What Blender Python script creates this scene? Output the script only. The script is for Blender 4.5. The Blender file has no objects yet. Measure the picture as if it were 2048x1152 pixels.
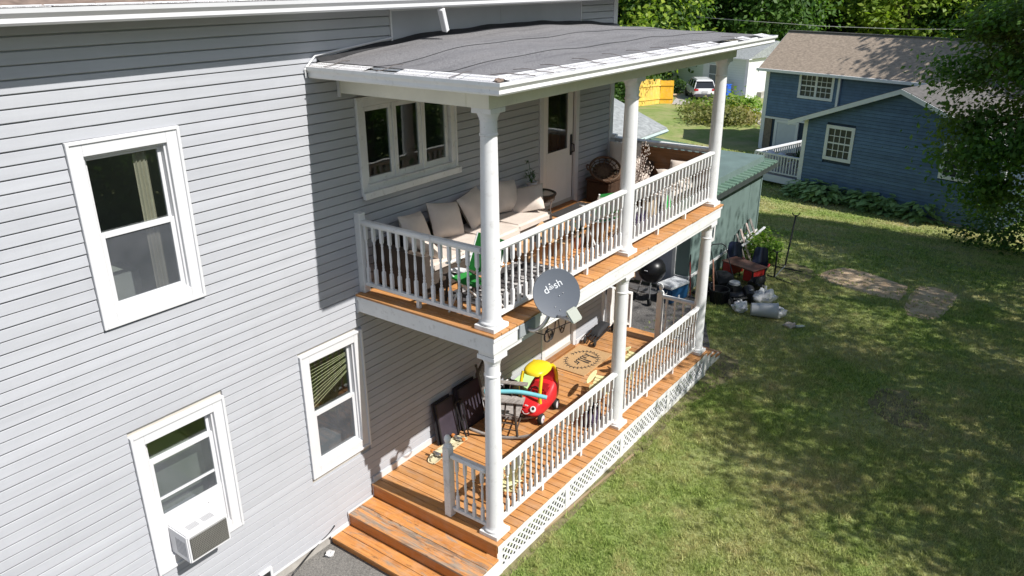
import bpy, bmesh, math, random
import numpy as np
from mathutils import Vector, Matrix, Euler

SC = bpy.context.scene
COL = SC.collection
R = math.radians
rnd = random.Random(7)

# ------------------------------------------------------------------ camera
CAM = np.array([-5.9069, -6.6452, 6.2741])
YAW, PITCH, ROLL, FPX = 0.6276, -0.3798, -0.0050, 1542.86
_f = np.array([math.cos(PITCH)*math.cos(YAW), math.cos(PITCH)*math.sin(YAW), math.sin(PITCH)])
_r = np.cross(_f, [0, 0, 1]); _r /= np.linalg.norm(_r); _u = np.cross(_r, _f)
_r2 = math.cos(ROLL)*_r + math.sin(ROLL)*_u; _u2 = -math.sin(ROLL)*_r + math.cos(ROLL)*_u
cam_data = bpy.data.cameras.new('camera')
cam = bpy.data.objects.new('camera', cam_data); COL.objects.link(cam)
cam.matrix_world = Matrix(((_r2[0], _u2[0], -_f[0], CAM[0]), (_r2[1], _u2[1], -_f[1], CAM[1]),
                           (_r2[2], _u2[2], -_f[2], CAM[2]), (0, 0, 0, 1)))
cam_data.sensor_width = 36; cam_data.lens = FPX/2048*36
cam_data.clip_start = 0.1; cam_data.clip_end = 2000
SC.camera = cam

# ------------------------------------------------------------------ light
SUN_DIR = Vector((0.13, -2.56, 2.70)).normalized()      # towards the sun
SUN_EL = math.asin(SUN_DIR.z)
world = bpy.data.worlds.new('World'); SC.world = world; world.use_nodes = True
wn = world.node_tree.nodes; wl = world.node_tree.links
for n in list(wn): wn.remove(n)
sky = wn.new('ShaderNodeTexSky'); sky.sky_type = 'NISHITA'; sky.sun_disc = False
sky.sun_elevation = SUN_EL
sky.sun_rotation = math.atan2(SUN_DIR.x, SUN_DIR.y)
bg = wn.new('ShaderNodeBackground'); bg.inputs[1].default_value = 0.096
wo = wn.new('ShaderNodeOutputWorld')
wl.new(sky.outputs[0], bg.inputs[0]); wl.new(bg.outputs[0], wo.inputs[0])
sun_data = bpy.data.lights.new('sun', 'SUN'); sun_data.energy = 5.0; sun_data.angle = R(0.53)
sun_data.color = (1.0, 0.97, 0.925)
sun = bpy.data.objects.new('sun', sun_data); COL.objects.link(sun)
sun.rotation_euler = SUN_DIR.to_track_quat('Z', 'Y').to_euler(); sun.location = (0, -20, 30)
SC.view_settings.view_transform = 'Standard'; SC.view_settings.look = 'None'
SC.view_settings.exposure = 0.40; SC.view_settings.gamma = 1.0
SC.view_settings.use_curve_mapping = False
SC.render.engine = 'CYCLES'
SC.cycles.max_bounces = 6; SC.cycles.transparent_max_bounces = 12
SC.cycles.caustics_reflective = False; SC.cycles.caustics_refractive = False

# ------------------------------------------------------------------ materials
def _nt(name):
    m = bpy.data.materials.new(name); m.use_nodes = True
    nt = m.node_tree
    for n in list(nt.nodes): nt.nodes.remove(n)
    out = nt.nodes.new('ShaderNodeOutputMaterial')
    return m, nt, out
class NB:
    """tiny node builder"""
    def __init__(s, name):
        s.m, s.nt, s.out = _nt(name); s.N = s.nt.nodes; s.L = s.nt.links
    def n(s, t, **kw):
        x = s.N.new('ShaderNode'+t)
        for k, v in kw.items(): setattr(x, k, v)
        return x
    def link(s, a, b): s.L.new(a, b)
    def pos(s, scale=(1, 1, 1), rot=(0, 0, 0), obj=False):
        mp = s.n('Mapping'); mp.inputs['Scale'].default_value = scale; mp.inputs['Rotation'].default_value = rot
        if obj: s.link(s.n('TexCoord').outputs['Object'], mp.inputs[0])
        else: s.link(s.n('NewGeometry').outputs['Position'], mp.inputs[0])
        return mp.outputs[0]
    def noise(s, vec, scale=5, detail=4, rough=.55, dist=0):
        x = s.n('TexNoise'); x.inputs['Scale'].default_value = scale; x.inputs['Detail'].default_value = detail
        x.inputs['Roughness'].default_value = rough; x.inputs['Distortion'].default_value = dist
        s.link(vec, x.inputs['Vector']); return x.outputs[0]
    def ramp(s, v, stops):
        x = s.n('ValToRGB'); cr = x.color_ramp
        while len(cr.elements) < len(stops): cr.elements.new(.5)
        for e, (p, c) in zip(cr.elements, stops):
            e.position = p; e.color = (c, c, c, 1) if isinstance(c, (int, float)) else (*c, 1)
        s.link(v, x.inputs[0]); return x.outputs[0]
    def mix(s, f, a, b, mode='MIX'):
        x = s.n('Mix', data_type='RGBA', blend_type=mode)
        for i, v in ((0, f), (6, a), (7, b)):
            if isinstance(v, (int, float)): x.inputs[i].default_value = v if i == 0 else (v, v, v, 1)
            elif isinstance(v, tuple): x.inputs[i].default_value = (*v, 1)
            else: s.link(v, x.inputs[i])
        return x.outputs[2]
    def math(s, op, a, b=0.0):
        x = s.n('Math', operation=op)
        for i, v in ((0, a), (1, b)):
            if isinstance(v, (int, float)): x.inputs[i].default_value = v
            else: s.link(v, x.inputs[i])
        return x.outputs[0]
    def bump(s, h, strength=.3, dist=.01):
        x = s.n('Bump'); x.inputs['Strength'].default_value = strength; x.inputs['Distance'].default_value = dist
        s.link(h, x.inputs['Height']); return x.outputs[0]
    def rand_obj(s): return s.n('ObjectInfo').outputs['Random']
    def rand_isl(s): return s.n('NewGeometry').outputs['Random Per Island']
    def bsdf(s, col, rough=.6, metal=0, normal=None, spec=.5, coat=0):
        b = s.n('BsdfPrincipled')
        if isinstance(col, tuple): b.inputs['Base Color'].default_value = (*col, 1)
        else: s.link(col, b.inputs['Base Color'])
        if isinstance(rough, (int, float)): b.inputs['Roughness'].default_value = rough
        else: s.link(rough, b.inputs['Roughness'])
        b.inputs['Metallic'].default_value = metal; b.inputs['Specular IOR Level'].default_value = spec
        b.inputs['Coat Weight'].default_value = coat
        if normal is not None: s.link(normal, b.inputs['Normal'])
        s.link(b.outputs[0], s.out.inputs[0]); return b

def sc(c, k): return tuple(min(1, max(0, x*k)) for x in c)
MATS = {}
def mat(name, col, rough=.6, var=.15, vs=4, bump=.1, bs=60, metal=0, spec=.4, orand=0, stretch=(1, 1, 1), coat=0, dirt=0, dirtcol=(.16, .13, .10)):
    if name in MATS: return MATS[name]
    b = NB(name); p = b.pos(stretch)
    c = b.mix(b.ramp(b.noise(p, vs, 5), [(.3, 0.), (.7, 1.)]), sc(col, 1-var), sc(col, 1+var))
    if orand:
        k = b.math('ADD', b.math('MULTIPLY', b.rand_obj(), orand), 1-orand/2)
        c = b.mix(1.0, c, k, 'MULTIPLY')
    if dirt:
        d = b.ramp(b.noise(b.pos((1, 1, 1)), 9, 8, .7), [(.56, 0.), (.74, 1.)])
        c = b.mix(b.math('MULTIPLY', d, dirt), c, dirtcol)
        ch_ = b.ramp(b.noise(b.pos((1, 1, .45)), 34, 4, .7), [(.67, 0.), (.71, 1.)])
        c = b.mix(b.math('MULTIPLY', ch_, min(.8, dirt*1.4)), c, sc(dirtcol, .75))
    nrm = b.bump(b.noise(p, bs, 3), bump, .004) if bump else None
    b.bsdf(c, rough, metal, nrm, spec, coat)
    MATS[name] = b.m; return b.m

def mat_wood(name, base, dark, grey=None, wear=0.0, axis='y', rough=.55, vs=1.0, orand=.22):
    if name in MATS: return MATS[name]
    b = NB(name)
    st = {'y': (34, 1.6, 34), 'x': (1.6, 34, 34), 'z': (34, 34, 1.6)}[axis]
    p = b.pos(st)
    g = b.noise(p, 1.0, 6, .65, .6)
    c = b.mix(b.ramp(g, [(.32, 0.), (.66, 1.)]), dark, base)
    big = b.noise(b.pos((1.2, 1.2, 1.2)), 2.2, 3)
    c = b.mix(b.ramp(big, [(.3, .0), (.7, .4)]), c, sc(base, .70))
    fade = b.noise(b.pos((3, 3, 3)), 1.7, 7, .68)
    c = b.mix(b.ramp(fade, [(.48, 0.), (.72, .45)]), c, tuple(.55*x+.45*sum(base)/3*1.15 for x in base))
    k = b.math('ADD', b.math('MULTIPLY', b.rand_obj(), orand), 1-orand/2)
    c = b.mix(1.0, c, k, 'MULTIPLY')
    rgh = rough
    if wear:
        st2 = {'y': (13, 2.2, 13), 'x': (2.2, 13, 13), 'z': (13, 13, 2.2)}[axis]
        w = b.noise(b.pos(st2), 1.0, 8, .72, .8)
        msk = b.ramp(w, [(.64-.22*wear, 0.), (.74-.20*wear, 1.)])
        c = b.mix(msk, c, b.mix(b.ramp(g, [(.35, 0.), (.6, 1.)]), sc(grey, .45), grey))
        w2 = b.ramp(b.noise(b.pos(tuple(x*.8 for x in st2)), 1.0, 9, .78, 1.2), [(.64-.10*wear, 0.), (.70-.08*wear, 1.)])
        c = b.mix(b.math('MULTIPLY', w2, .85*min(1, wear+.2)), c, (.045, .032, .025))
    b.bsdf(c, rgh, 0, b.bump(g, .35, .004), .35)
    MATS[name] = b.m; return b.m

M_WHITE = mat('white_paint', (.69, .69, .69), .45, .05, 3, .05, 90, dirt=.38, dirtcol=(.36, .33, .29))
M_WHITE_OLD = mat('white_paint_worn', (.70, .695, .68), .55, .07, 3, .12, 70, dirt=.55, dirtcol=(.28, .25, .22))
M_VINYL = mat('white_vinyl', (.60, .60, .61), .35, .03, 2, .02, 90)
M_CREAM = mat('cream_paint', (.70, .685, .60), .5, .06, 3, .06, 60, dirt=.2, dirtcol=(.40, .36, .28))
M_DECK = mat_wood('stained_deck', (.60, .30, .108), (.36, .152, .052), (.30, .25, .21), .17)
M_STEP = mat_wood('stained_step', (.62, .285, .085), (.36, .135, .04), (.35, .27, .205), .52)
M_STEPW = mat_wood('stained_step_worn', (.62, .28, .085), (.35, .13, .04), (.37, .285, .215), 1.0)
M_RISER = mat_wood('stained_riser', (.56, .23, .06), (.38, .13, .035), (.30, .25, .21), .05)

def m_siding(name, col):
    b = NB(name)
    st = b.pos((.5, 9, 9))
    c = b.mix(b.ramp(b.noise(st, 1.2, 4), [(.3, 0.), (.7, 1.)]), sc(col, .93), sc(col, 1.05))
    d = b.ramp(b.noise(b.pos((2.5, 2.5, .6)), 1.5, 7, .7), [(.50, 0.), (.8, .16)])
    c = b.mix(d, c, sc(col, .6))
    k = b.math('ADD', b.math('MULTIPLY', b.rand_obj(), .05), .975)
    c = b.mix(1.0, c, k, 'MULTIPLY')
    b.bsdf(c, .48, 0, b.bump(b.noise(b.pos((3, 90, 90)), 1, 3), .12, .003), .4)
    return b.m
M_SIDE = m_siding('grey_vinyl_siding', (.395, .403, .428))
M_BLUE = mat('blue_clapboard', (.096, .162, .255), .6, .14, 3, .1, 40, orand=.25)
M_CONC = mat('concrete', (.36, .34, .31), .9, .25, 4, .5, 40, dirt=.4)
M_GLASS = None
def m_glass():
    b = NB('window_glass')
    lw = b.n('LayerWeight'); lw.inputs[0].default_value = .5
    fr = b.math('ADD', .05, b.math('MULTIPLY', .95, b.math('POWER', lw.outputs['Facing'], 4.0)))
    t = b.n('BsdfTransparent'); t.inputs[0].default_value = (.80, .84, .82, 1)
    g = b.n('BsdfGlossy'); g.inputs['Roughness'].default_value = .015; g.inputs[0].default_value = (1, 1, 1, 1)
    wv = b.bump(b.noise(b.pos(), 2.2, 2), .05, .02); b.link(wv, g.inputs['Normal'])
    mx = b.n('MixShader'); b.link(b.math('ADD', b.math('MULTIPLY', fr, .9), .02), mx.inputs[0])
    b.link(t.outputs[0], mx.inputs[1]); b.link(g.outputs[0], mx.inputs[2]); b.link(mx.outputs[0], b.out.inputs[0])
    return b.m
M_GLASS = m_glass()
def m_screen():
    b = NB('dusty_screened_glass')
    lw = b.n('LayerWeight'); lw.inputs[0].default_value = .5
    fr = b.math('ADD', .04, b.math('MULTIPLY', .9, b.math('POWER', lw.outputs['Facing'], 4.0)))
    t = b.n('BsdfTransparent'); t.inputs[0].default_value = (.72, .75, .76, 1)
    d = b.n('BsdfDiffuse'); b.link(b.mix(b.ramp(b.noise(b.pos(), 3.5, 6, .65), [(.3, 0.), (.7, 1.)]), (.22, .235, .26), (.34, .35, .38)), d.inputs[0])
    g = b.n('BsdfGlossy'); g.inputs['Roughness'].default_value = .04
    m1 = b.n('MixShader'); m1.inputs[0].default_value = .17; b.link(t.outputs[0], m1.inputs[1]); b.link(d.outputs[0], m1.inputs[2])
    m2 = b.n('MixShader'); b.link(b.math('MULTIPLY', fr, .8), m2.inputs[0]); b.link(m1.outputs[0], m2.inputs[1]); b.link(g.outputs[0], m2.inputs[2]); b.link(m2.outputs[0], b.out.inputs[0]); return b.m
M_SCREEN = m_screen()
M_ROOM = mat('room_plaster', (.46, .43, .38), .9, .1, 1, 0)
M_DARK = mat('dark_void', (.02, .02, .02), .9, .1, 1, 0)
def m_roofing():
    b = NB('granulated_roofing')
    p = b.pos()
    sp = b.noise(p, 75, 3, .8)
    c = b.mix(b.ramp(sp, [(.34, 0.), (.66, 1.)]), (.06, .059, .063), (.30, .295, .30))
    big = b.ramp(b.noise(p, 1.6, 8, .7), [(.35, 0.), (.7, 1.)])
    c = b.mix(b.math('MULTIPLY', big, .5), c, (.20, .19, .188))
    st = b.ramp(b.noise(b.pos((.6, 5, 1)), 1.4, 6, .6), [(.5, 0.), (.72, .55)])
    c = b.mix(st, c, (.085, .082, .086))
    b.bsdf(c, .92, 0, b.bump(sp, .6, .004), .2); return b.m
M_ROOFING = m_roofing()
M_TAR = mat('black_tar', (.022, .022, .024), .6, .3, 10, .3, 50)
def m_perf():
    b = NB('perforated_guard')
    v = b.n('TexVoronoi'); v.inputs['Scale'].default_value = 62; b.link(b.pos(), v.inputs['Vector'])
    v.inputs['Randomness'].default_value = .25
    c = b.mix(b.ramp(v.outputs['Distance'], [(.36, 0.), (.5, 1.)]), (.20, .19, .19), (.80, .79, .79))
    d = b.ramp(b.noise(b.pos(), 5, 8, .7), [(.5, 0.), (.7, .6)])
    c = b.mix(d, c, (.42, .38, .35))
    b.bsdf(c, .5, 0, None, .4); return b.m
M_PERF = m_perf()
def m_wicker(name, c1, c2, s=1.0):
    b = NB(name)
    g = b.n('NewGeometry').outputs['Position']
    ws = []
    for ax, k in (('X', 22), ('Y', 22), ('Z', 34)):
        w = b.n('TexWave', wave_type='BANDS', bands_direction=ax); w.inputs['Scale'].default_value = k*s
        w.inputs['Distortion'].default_value = 1.2; w.inputs['Detail'].default_value = 1
        b.link(g, w.inputs['Vector']); ws.append(w.outputs[1])
    h = b.math('MULTIPLY', ws[2], b.math('MAXIMUM', ws[0], ws[1]))
    c = b.mix(b.ramp(h, [(.05, 0.), (.6, 1.)]), c1, c2)
    n = b.noise(g, 30, 3); c = b.mix(b.math('MULTIPLY', n, .5), c, sc(c2, .8))
    b.bsdf(c, .6, 0, b.bump(h, .9, .01), .3); return b.m
M_WICKER = m_wicker('dark_wicker', (.018, .014, .012), (.15, .115, .09))
M_WICKER2 = m_wicker('brown_wicker', (.02, .012, .008), (.17, .09, .05), 1.3)
def m_fabric(name, col, var=.06):
    b = NB(name); p = b.pos()
    n1 = b.noise(p, 260, 2); n2 = b.noise(p, 6, 4)
    c = b.mix(b.ramp(n2, [(.3, 0.), (.7, 1.)]), sc(col, 1-var), sc(col, 1+var))
    b.bsdf(c, .95, 0, b.bump(b.math('ADD', n1, b.math('MULTIPLY', n2, 4)), .25, .006), .15); return b.m
M_CUSH = m_fabric('beige_cushion', (.58, .505, .445))
M_BLACK = mat('black_plastic', (.014, .014, .016), .45, .2, 8, .05, 60)
M_BLACKE = mat('black_enamel', (.008, .008, .009), .34, .1, 3, 0, spec=.3)
M_STEEL = mat('galvanised_steel', (.45, .45, .46), .35, .15, 12, .05, 80, metal=.8)
M_RUBBER = mat('black_rubber', (.02, .02, .02), .8, .2, 20, .2, 80)
M_CARD = mat('cardboard', (.44, .27, .14), .85, .1, 6, .06, 60)
M_PLY = mat_wood('plywood', (.33, .16, .065), (.20, .085, .03), (.2, .16, .12), .3, 'y', .6)
M_GREENFAB = m_fabric('green_fabric', (.025, .20, .04))
M_WEATHER = mat_wood('weathered_wood', (.30, .27, .25), (.12, .105, .095), (.4, .37, .34), .3, 'x', .85)
M_DKWOOD = mat_wood('dark_old_wood', (.085, .065, .052), (.03, .024, .02), (.2, .17, .15), .3, 'z', .8)

# ------------------------------------------------------------------ mesh helpers
class B:
    def __init__(s): s.v = []; s.f = []
    def add(s, vs, fs):
        o = len(s.v); s.v += [tuple(float(c) for c in v) for v in vs]; s.f += [tuple(i+o for i in f) for f in fs]; return s
    def box(s, x0, x1, y0, y1, z0, z1):
        return s.add([(x0, y0, z0), (x1, y0, z0), (x1, y1, z0), (x0, y1, z0), (x0, y0, z1), (x1, y0, z1), (x1, y1, z1), (x0, y1, z1)],
                     [(0, 3, 2, 1), (4, 5, 6, 7), (0, 1, 5, 4), (1, 2, 6, 5), (2, 3, 7, 6), (3, 0, 4, 7)])
    def obox(s, c, size, rot=(0, 0, 0)):
        e = Euler(rot).to_matrix(); c = Vector(c); t = B().box(-size[0]/2, size[0]/2, -size[1]/2, size[1]/2, -size[2]/2, size[2]/2)
        return s.add([c+e@Vector(v) for v in t.v], t.f)
    def beam(s, p0, p1, w, h, up=(0, 0, 1)):
        p0, p1 = Vector(p0), Vector(p1); d = (p1-p0).normalized(); u = Vector(up)
        if abs(d.dot(u)) > .98: u = Vector((1, 0, 0))
        a = d.cross(u).normalized(); u = a.cross(d)
        vs = [p+a*sx*w/2+u*sz*h/2 for p in (p0, p1) for sx, sz in ((-1, -1), (1, -1), (1, 1), (-1, 1))]
        return s.add(vs, [(0, 1, 2, 3), (7, 6, 5, 4), (0, 4, 5, 1), (1, 5, 6, 2), (2, 6, 7, 3), (3, 7, 4, 0)])
    def tube(s, pts, r, n=8, closed=False, flat=1.0):
        pts = [Vector(p) for p in pts]; m = len(pts)
        rs = r if isinstance(r, (list, tuple)) else [r]*m
        vs = []; prev = None
        for i, p in enumerate(pts):
            a = pts[i-1] if (i or closed) else p; c = pts[(i+1) % m] if (i < m-1 or closed) else p
            d = (c-a).normalized() if (c-a).length > 1e-9 else Vector((0, 0, 1))
            if prev is None:
                u = Vector((0, 0, 1)) if abs(d.z) < .9 else Vector((1, 0, 0))
                u = (u-d*u.dot(d)).normalized()
            else:
                u = prev-d*prev.dot(d); u = u.normalized() if u.length > 1e-6 else Vector((1, 0, 0))
            prev = u; w = d.cross(u)
            vs += [p+(u*math.cos(t)*flat+w*math.sin(t))*rs[i] for t in (2*math.pi*k/n for k in range(n))]
        fs = []
        for i in range(m if closed else m-1):
            j = (i+1) % m
            fs += [(i*n+k, i*n+(k+1) % n, j*n+(k+1) % n, j*n+k) for k in range(n)]
        if not closed: fs += [tuple(reversed(range(n))), tuple(range((m-1)*n, m*n))]
        return s.add(vs, fs)
    def lathe(s, prof, n=16, c=(0, 0, 0), M=None, sq=None):
        vs = []; fs = []; m = len(prof)
        for i, (r, z) in enumerate(prof):
            for k in range(n):
                t = 2*math.pi*(k+.5)/n
                v = Vector((r*math.cos(t), r*math.sin(t), z))
                if M is not None: v = M@v
                vs.append(v+Vector(c))
        for i in range(m-1):
            fs += [(i*n+k, i*n+(k+1) % n, (i+1)*n+(k+1) % n, (i+1)*n+k) for k in range(n)]
        fs += [tuple(reversed(range(n))), tuple(range((m-1)*n, m*n))]
        return s.add(vs, fs)
    def prism(s, pts, vec):
        """polygon (3d points) extruded by vec"""
        n = len(pts); v = Vector(vec); pts = [Vector(p) for p in pts]
        return s.add(pts+[p+v for p in pts], [tuple(reversed(range(n))), tuple(range(n, 2*n))]+[(i, (i+1) % n, n+(i+1) % n, n+i) for i in range(n)])
    def grid(s, fn, nu, nv, wrapu=False):
        vs = [fn(i/nu, j/nv) for i in range(nu+(0 if wrapu else 1)) for j in range(nv+1)]
        W = nv+1; NU = nu if wrapu else nu+1
        fs = [(i*W+j, ((i+1) % NU)*W+j, ((i+1) % NU)*W+j+1, i*W+j+1) for i in range(nu) for j in range(nv)]
        return s.add(vs, fs)
    def ell(s, c, r, nu=14, nv=8, rot=(0, 0, 0)):
        e = Euler(rot).to_matrix(); c = Vector(c)
        return s.grid(lambda a, b: c+e@Vector((r[0]*math.cos(2*math.pi*a)*math.sin(math.pi*b), r[1]*math.sin(2*math.pi*a)*math.sin(math.pi*b), -r[2]*math.cos(math.pi*b))), nu, nv, True)
    def xf(s, loc=(0, 0, 0), rot=(0, 0, 0), scale=1.0):
        e = Euler(rot).to_matrix(); l = Vector(loc); s.v = [tuple(l+e@(Vector(v)*scale)) for v in s.v]; return s
    def mesh(s, name, m=None, bevel=0, smooth=None, seg=1):
        me = bpy.data.meshes.new(name); me.from_pydata(s.v, [], s.f)
        bm = bmesh.new(); bm.from_mesh(me)
        bmesh.ops.recalc_face_normals(bm, faces=bm.faces)
        if bevel:
            ed = [e for e in bm.edges if len(e.link_faces) == 2 and e.calc_face_angle(0) > .6]
            bmesh.ops.bevel(bm, geom=ed, offset=bevel, segments=seg, affect='EDGES', clamp_overlap=True)
        bm.to_mesh(me); bm.free()
        if m: me.materials.append(m)
        if smooth is not None:
            me.polygons.foreach_set('use_smooth', [True]*len(me.polygons)); me.set_sharp_from_angle(angle=R(smooth))
        me.update(); return me

def obj(name, b, m=None, parent=None, loc=(0, 0, 0), rot=(0, 0, 0), scale=(1, 1, 1), bevel=0, smooth=None, label=None, seg=1):
    me = b if isinstance(b, bpy.types.Mesh) else b.mesh(name, m, bevel, smooth, seg)
    o = bpy.data.objects.new(name, me); COL.objects.link(o)
    o.location = loc; o.rotation_euler = rot; o.scale = scale
    if parent is not None: o.parent = parent
    if label: o['label'] = label
    return o
def tag(o, label, cat, group=None):
    o['label'] = label; o['category'] = cat
    if group: o['group'] = group
    return o
def thing(name, label, cat, loc=(0, 0, 0), rotz=0, group=None):
    o = bpy.data.objects.new(name, None); COL.objects.link(o); o.empty_display_size = .1
    o.location = loc; o.rotation_euler = (0, 0, rotz)
    return tag(o, label, cat, group)
def struct(o, kind='structure'): o['kind'] = kind; return o
def BX(*a): return B().box(*a)
def copy_tree(o, parent=None):
    c = o.copy(); COL.objects.link(c); c.parent = parent
    for ch in list(o.children): copy_tree(ch, c)
    return c
def catmull(P, n=6, closed=False):
    P = [Vector(p) for p in P]; out = []; m = len(P)
    for i in range(m if closed else m-1):
        p0 = P[i-1] if (i or closed) else P[0]; p1 = P[i]; p2 = P[(i+1) % m]; p3 = P[(i+2) % m] if (closed or i < m-2) else P[-1]
        for k in range(n):
            t = k/n
            out.append(.5*((2*p1)+(p2-p0)*t+(2*p0-5*p1+4*p2-p3)*t*t+(3*p1-p0-3*p2+p3)*t**3))
    if not closed: out.append(P[-1])
    return out
def pillow(w, h, t, puff=.55, nn=10, seed=0, corner=.0):
    """soft cushion in local XY, thickness Z, centred"""
    rr = random.Random(seed); ph = [rr.uniform(0, 6.3) for _ in range(4)]
    def side(sg):
        def f(a, b):
            x, y = 2*a-1, 2*b-1
            e = (max(0, 1-abs(x)**4)*max(0, 1-abs(y)**4))**puff
            pin = 1-.05*(1-abs(x)**2)*abs(y)**3; pin2 = 1-.05*(1-abs(y)**2)*abs(x)**3
            wob = .05*math.sin(3*x+ph[0])*math.sin(2.5*y+ph[1])
            return (x*w/2*pin2, y*h/2*pin, sg*t/2*(e*(1+wob)+.02))
        return f
    b = B(); b.grid(side(1), nn, nn); b.grid(side(-1), nn, nn)
    return b
def slab_cushion(w, d, h, seed=0):
    b = BX(-w/2, w/2, -d/2, d/2, 0, h); return b
def smoothstep(a, b, x):
    t = min(1, max(0, (x-a)/(b-a))); return t*t*(3-2*t)

# ------------------------------------------------------------------ terrain
def T(x, y):
    z = -.5-1.7*smoothstep(13.5, 26, x)-1.0*smoothstep(29, 70, x)
    z += .45*math.exp(-((x-40)/7)**2-((y-15)/7)**2)
    if x > 0 and y < -2.3:
        z += .022*math.sin(.9*x+1.3*y)*math.sin(.7*y-.4*x)*min(1, (-2.3-y)/1.0)
    return z
def ray(u, v):
    d = _r2*((u-1024)/FPX)+_u2*(-(v-576)/FPX)+_f; return d/np.linalg.norm(d)
def G(u, v):
    """point where the line of sight through a photo pixel meets the terrain"""
    d = ray(u, v); t = 4.0; p = CAM+d*t
    while t < 400:
        q = CAM+d*t
        if q[2] < T(q[0], q[1]):
            a, b = t-.4, t
            for _ in range(20):
                m = (a+b)/2; q = CAM+d*m
                if q[2] < T(q[0], q[1]): b = m
                else: a = m
            q = CAM+d*b; return Vector(q)
        t += .4
    return Vector(CAM+d*400)
# ================================================================== terrain sheet
def graded(lo, hi, fine_lo, fine_hi, step):
    xs = list(np.arange(fine_lo, fine_hi+1e-6, step)); s = step; x = fine_hi
    while x < hi: s *= 1.25; x += s; xs.append(min(x, hi))
    s = step; x = fine_lo
    while x > lo: s *= 1.25; x -= s; xs.insert(0, max(x, lo))
    return xs
gx = graded(-120, 520, -2, 48, .6); gy = graded(-320, 360, -12, 20, .6)
gb = B(); gb.v = [(x, y, T(x, y)) for x in gx for y in gy]
ny = len(gy); gb.f = [(i*ny+j, (i+1)*ny+j, (i+1)*ny+j+1, i*ny+j+1) for i in range(len(gx)-1) for j in range(ny-1)]
def m_lawn():
    b = NB('lawn_ground'); p = b.pos()
    n1 = b.noise(p, .55, 5, .6); n2 = b.noise(p, 3.5, 6, .65); n3 = b.noise(p, 40, 3, .7)
    green = b.mix(b.ramp(n2, [(.3, 0.), (.7, 1.)]), (.17, .245, .058), (.28, .34, .11))
    straw = b.mix(n3, (.36, .31, .15), (.50, .44, .25))
    c = b.mix(b.ramp(n1, [(.42, 0.), (.68, .75)]), green, straw)
    c = b.mix(b.ramp(n2, [(.60, 0.), (.78, .7)]), c, (.20, .165, .10))
    c = b.mix(b.math('MULTIPLY', b.ramp(n3, [(.3, 0.), (.7, 1.)]), .55), c, b.mix(.5, c, (.025, .035, .01)))
    b.bsdf(c, .95, 0, b.bump(b.noise(p, 25, 6, .75), .9, .03), .15); return b.m
M_LAWN = m_lawn()
ground = struct(obj('lawn', gb, M_LAWN, smooth=60))

def sheet(name, pts, m, dz=.004, sub=.5):
    """flat sheet draped on the terrain"""
    bm = bmesh.new(); vs = [bm.verts.new((x, y, 0)) for x, y in pts]; bm.faces.new(vs)
    x0 = min(p[0] for p in pts); x1 = max(p[0] for p in pts); y0 = min(p[1] for p in pts); y1 = max(p[1] for p in pts)
    for a, lo, hi in ((0, x0, x1), (1, y0, y1)):
        k = lo+sub
        while k < hi:
            co = [0, 0, 0]; co[a] = k; no = [0, 0, 0]; no[a] = 1
            bmesh.ops.bisect_plane(bm, geom=bm.verts[:]+bm.edges[:]+bm.faces[:], plane_co=co, plane_no=no); k += sub
    for v in bm.verts: v.co.z = T(v.co.x, v.co.y)+dz
    bmesh.ops.recalc_face_normals(bm, faces=bm.faces)
    for f in bm.faces:
        if f.normal.z < 0: f.normal_flip()
    me = bpy.data.meshes.new(name); bm.to_mesh(me); bm.free(); me.materials.append(m)
    o = bpy.data.objects.new(name, me); COL.objects.link(o); return struct(o)
def blob(cx, cy, rx, ry, rot=0, n=26, j=.16, seed=1):
    rr = random.Random(seed); out = []
    for k in range(n):
        t = 2*math.pi*k/n; q = 1+rr.uniform(-j, j)
        x, y = rx*q*math.cos(t), ry*q*math.sin(t)
        out.append((cx+x*math.cos(rot)-y*math.sin(rot), cy+x*math.sin(rot)+y*math.cos(rot)))
    return out
def m_gravel(name, a, b_, s=70):
    b = NB(name); p = b.pos()
    v = b.n('TexVoronoi'); v.inputs['Scale'].default_value = s; b.link(p, v.inputs['Vector'])
    c = b.mix(b.ramp(b.noise(p, s*.8, 3, .7), [(.35, 0.), (.65, 1.)]), a, b_)
    c = b.mix(b.ramp(b.noise(p, 1.4, 6, .65), [(.4, 0.), (.7, .45)]), c, sc(a, .7))
    b.bsdf(c, .92, 0, b.bump(v.outputs['Distance'], .5, .008), .2); return b.m
M_ASPH = m_gravel('old_asphalt', (.12, .115, .108), (.25, .238, .22))
M_PATIO = m_gravel('gravel_patio', (.075, .07, .066), (.20, .19, .18), 45)
M_DRIVE = m_gravel('far_driveway', (.34, .31, .28), (.50, .46, .42), 6)
def m_dirt():
    b = NB('bare_dirt'); p = b.pos()
    c = b.mix(b.ramp(b.noise(p, 5, 7, .7), [(.35, 0.), (.68, 1.)]), (.42, .29, .18), (.64, .50, .35))
    c = b.mix(b.ramp(b.noise(p, 30, 4, .7), [(.55, 0.), (.72, .6)]), c, (.11, .11, .04))
    b.bsdf(c, .95, 0, b.bump(b.noise(p, 35, 6, .7), .8, .02), .1); return b.m
M_DIRT = m_dirt()
M_SOIL = mat('worn_turf', (.17, .15, .075), .95, .4, 9, .8, 30, dirt=.6, dirtcol=(.10, .13, .04))
sheet('asphalt_driveway', [(-30, .5), (-30, -40), (-1.2, -40), (-1.0, -2.6), (-.2, -2.3), (0.3, -1.2), (.3, .5)], M_ASPH, .006, 2)
sheet('gravel_patio', [(6.3, 6), (6.3, -1.75), (7.2, -1.9), (8.6, -1.2), (9.6, -.6), (9.9, -.3), (9.9, 6)], M_PATIO, .008, 1)
def bl(*a, **k): return [(p.x, p.y) for p in (G(u, v) for u, v in a)]
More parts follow.
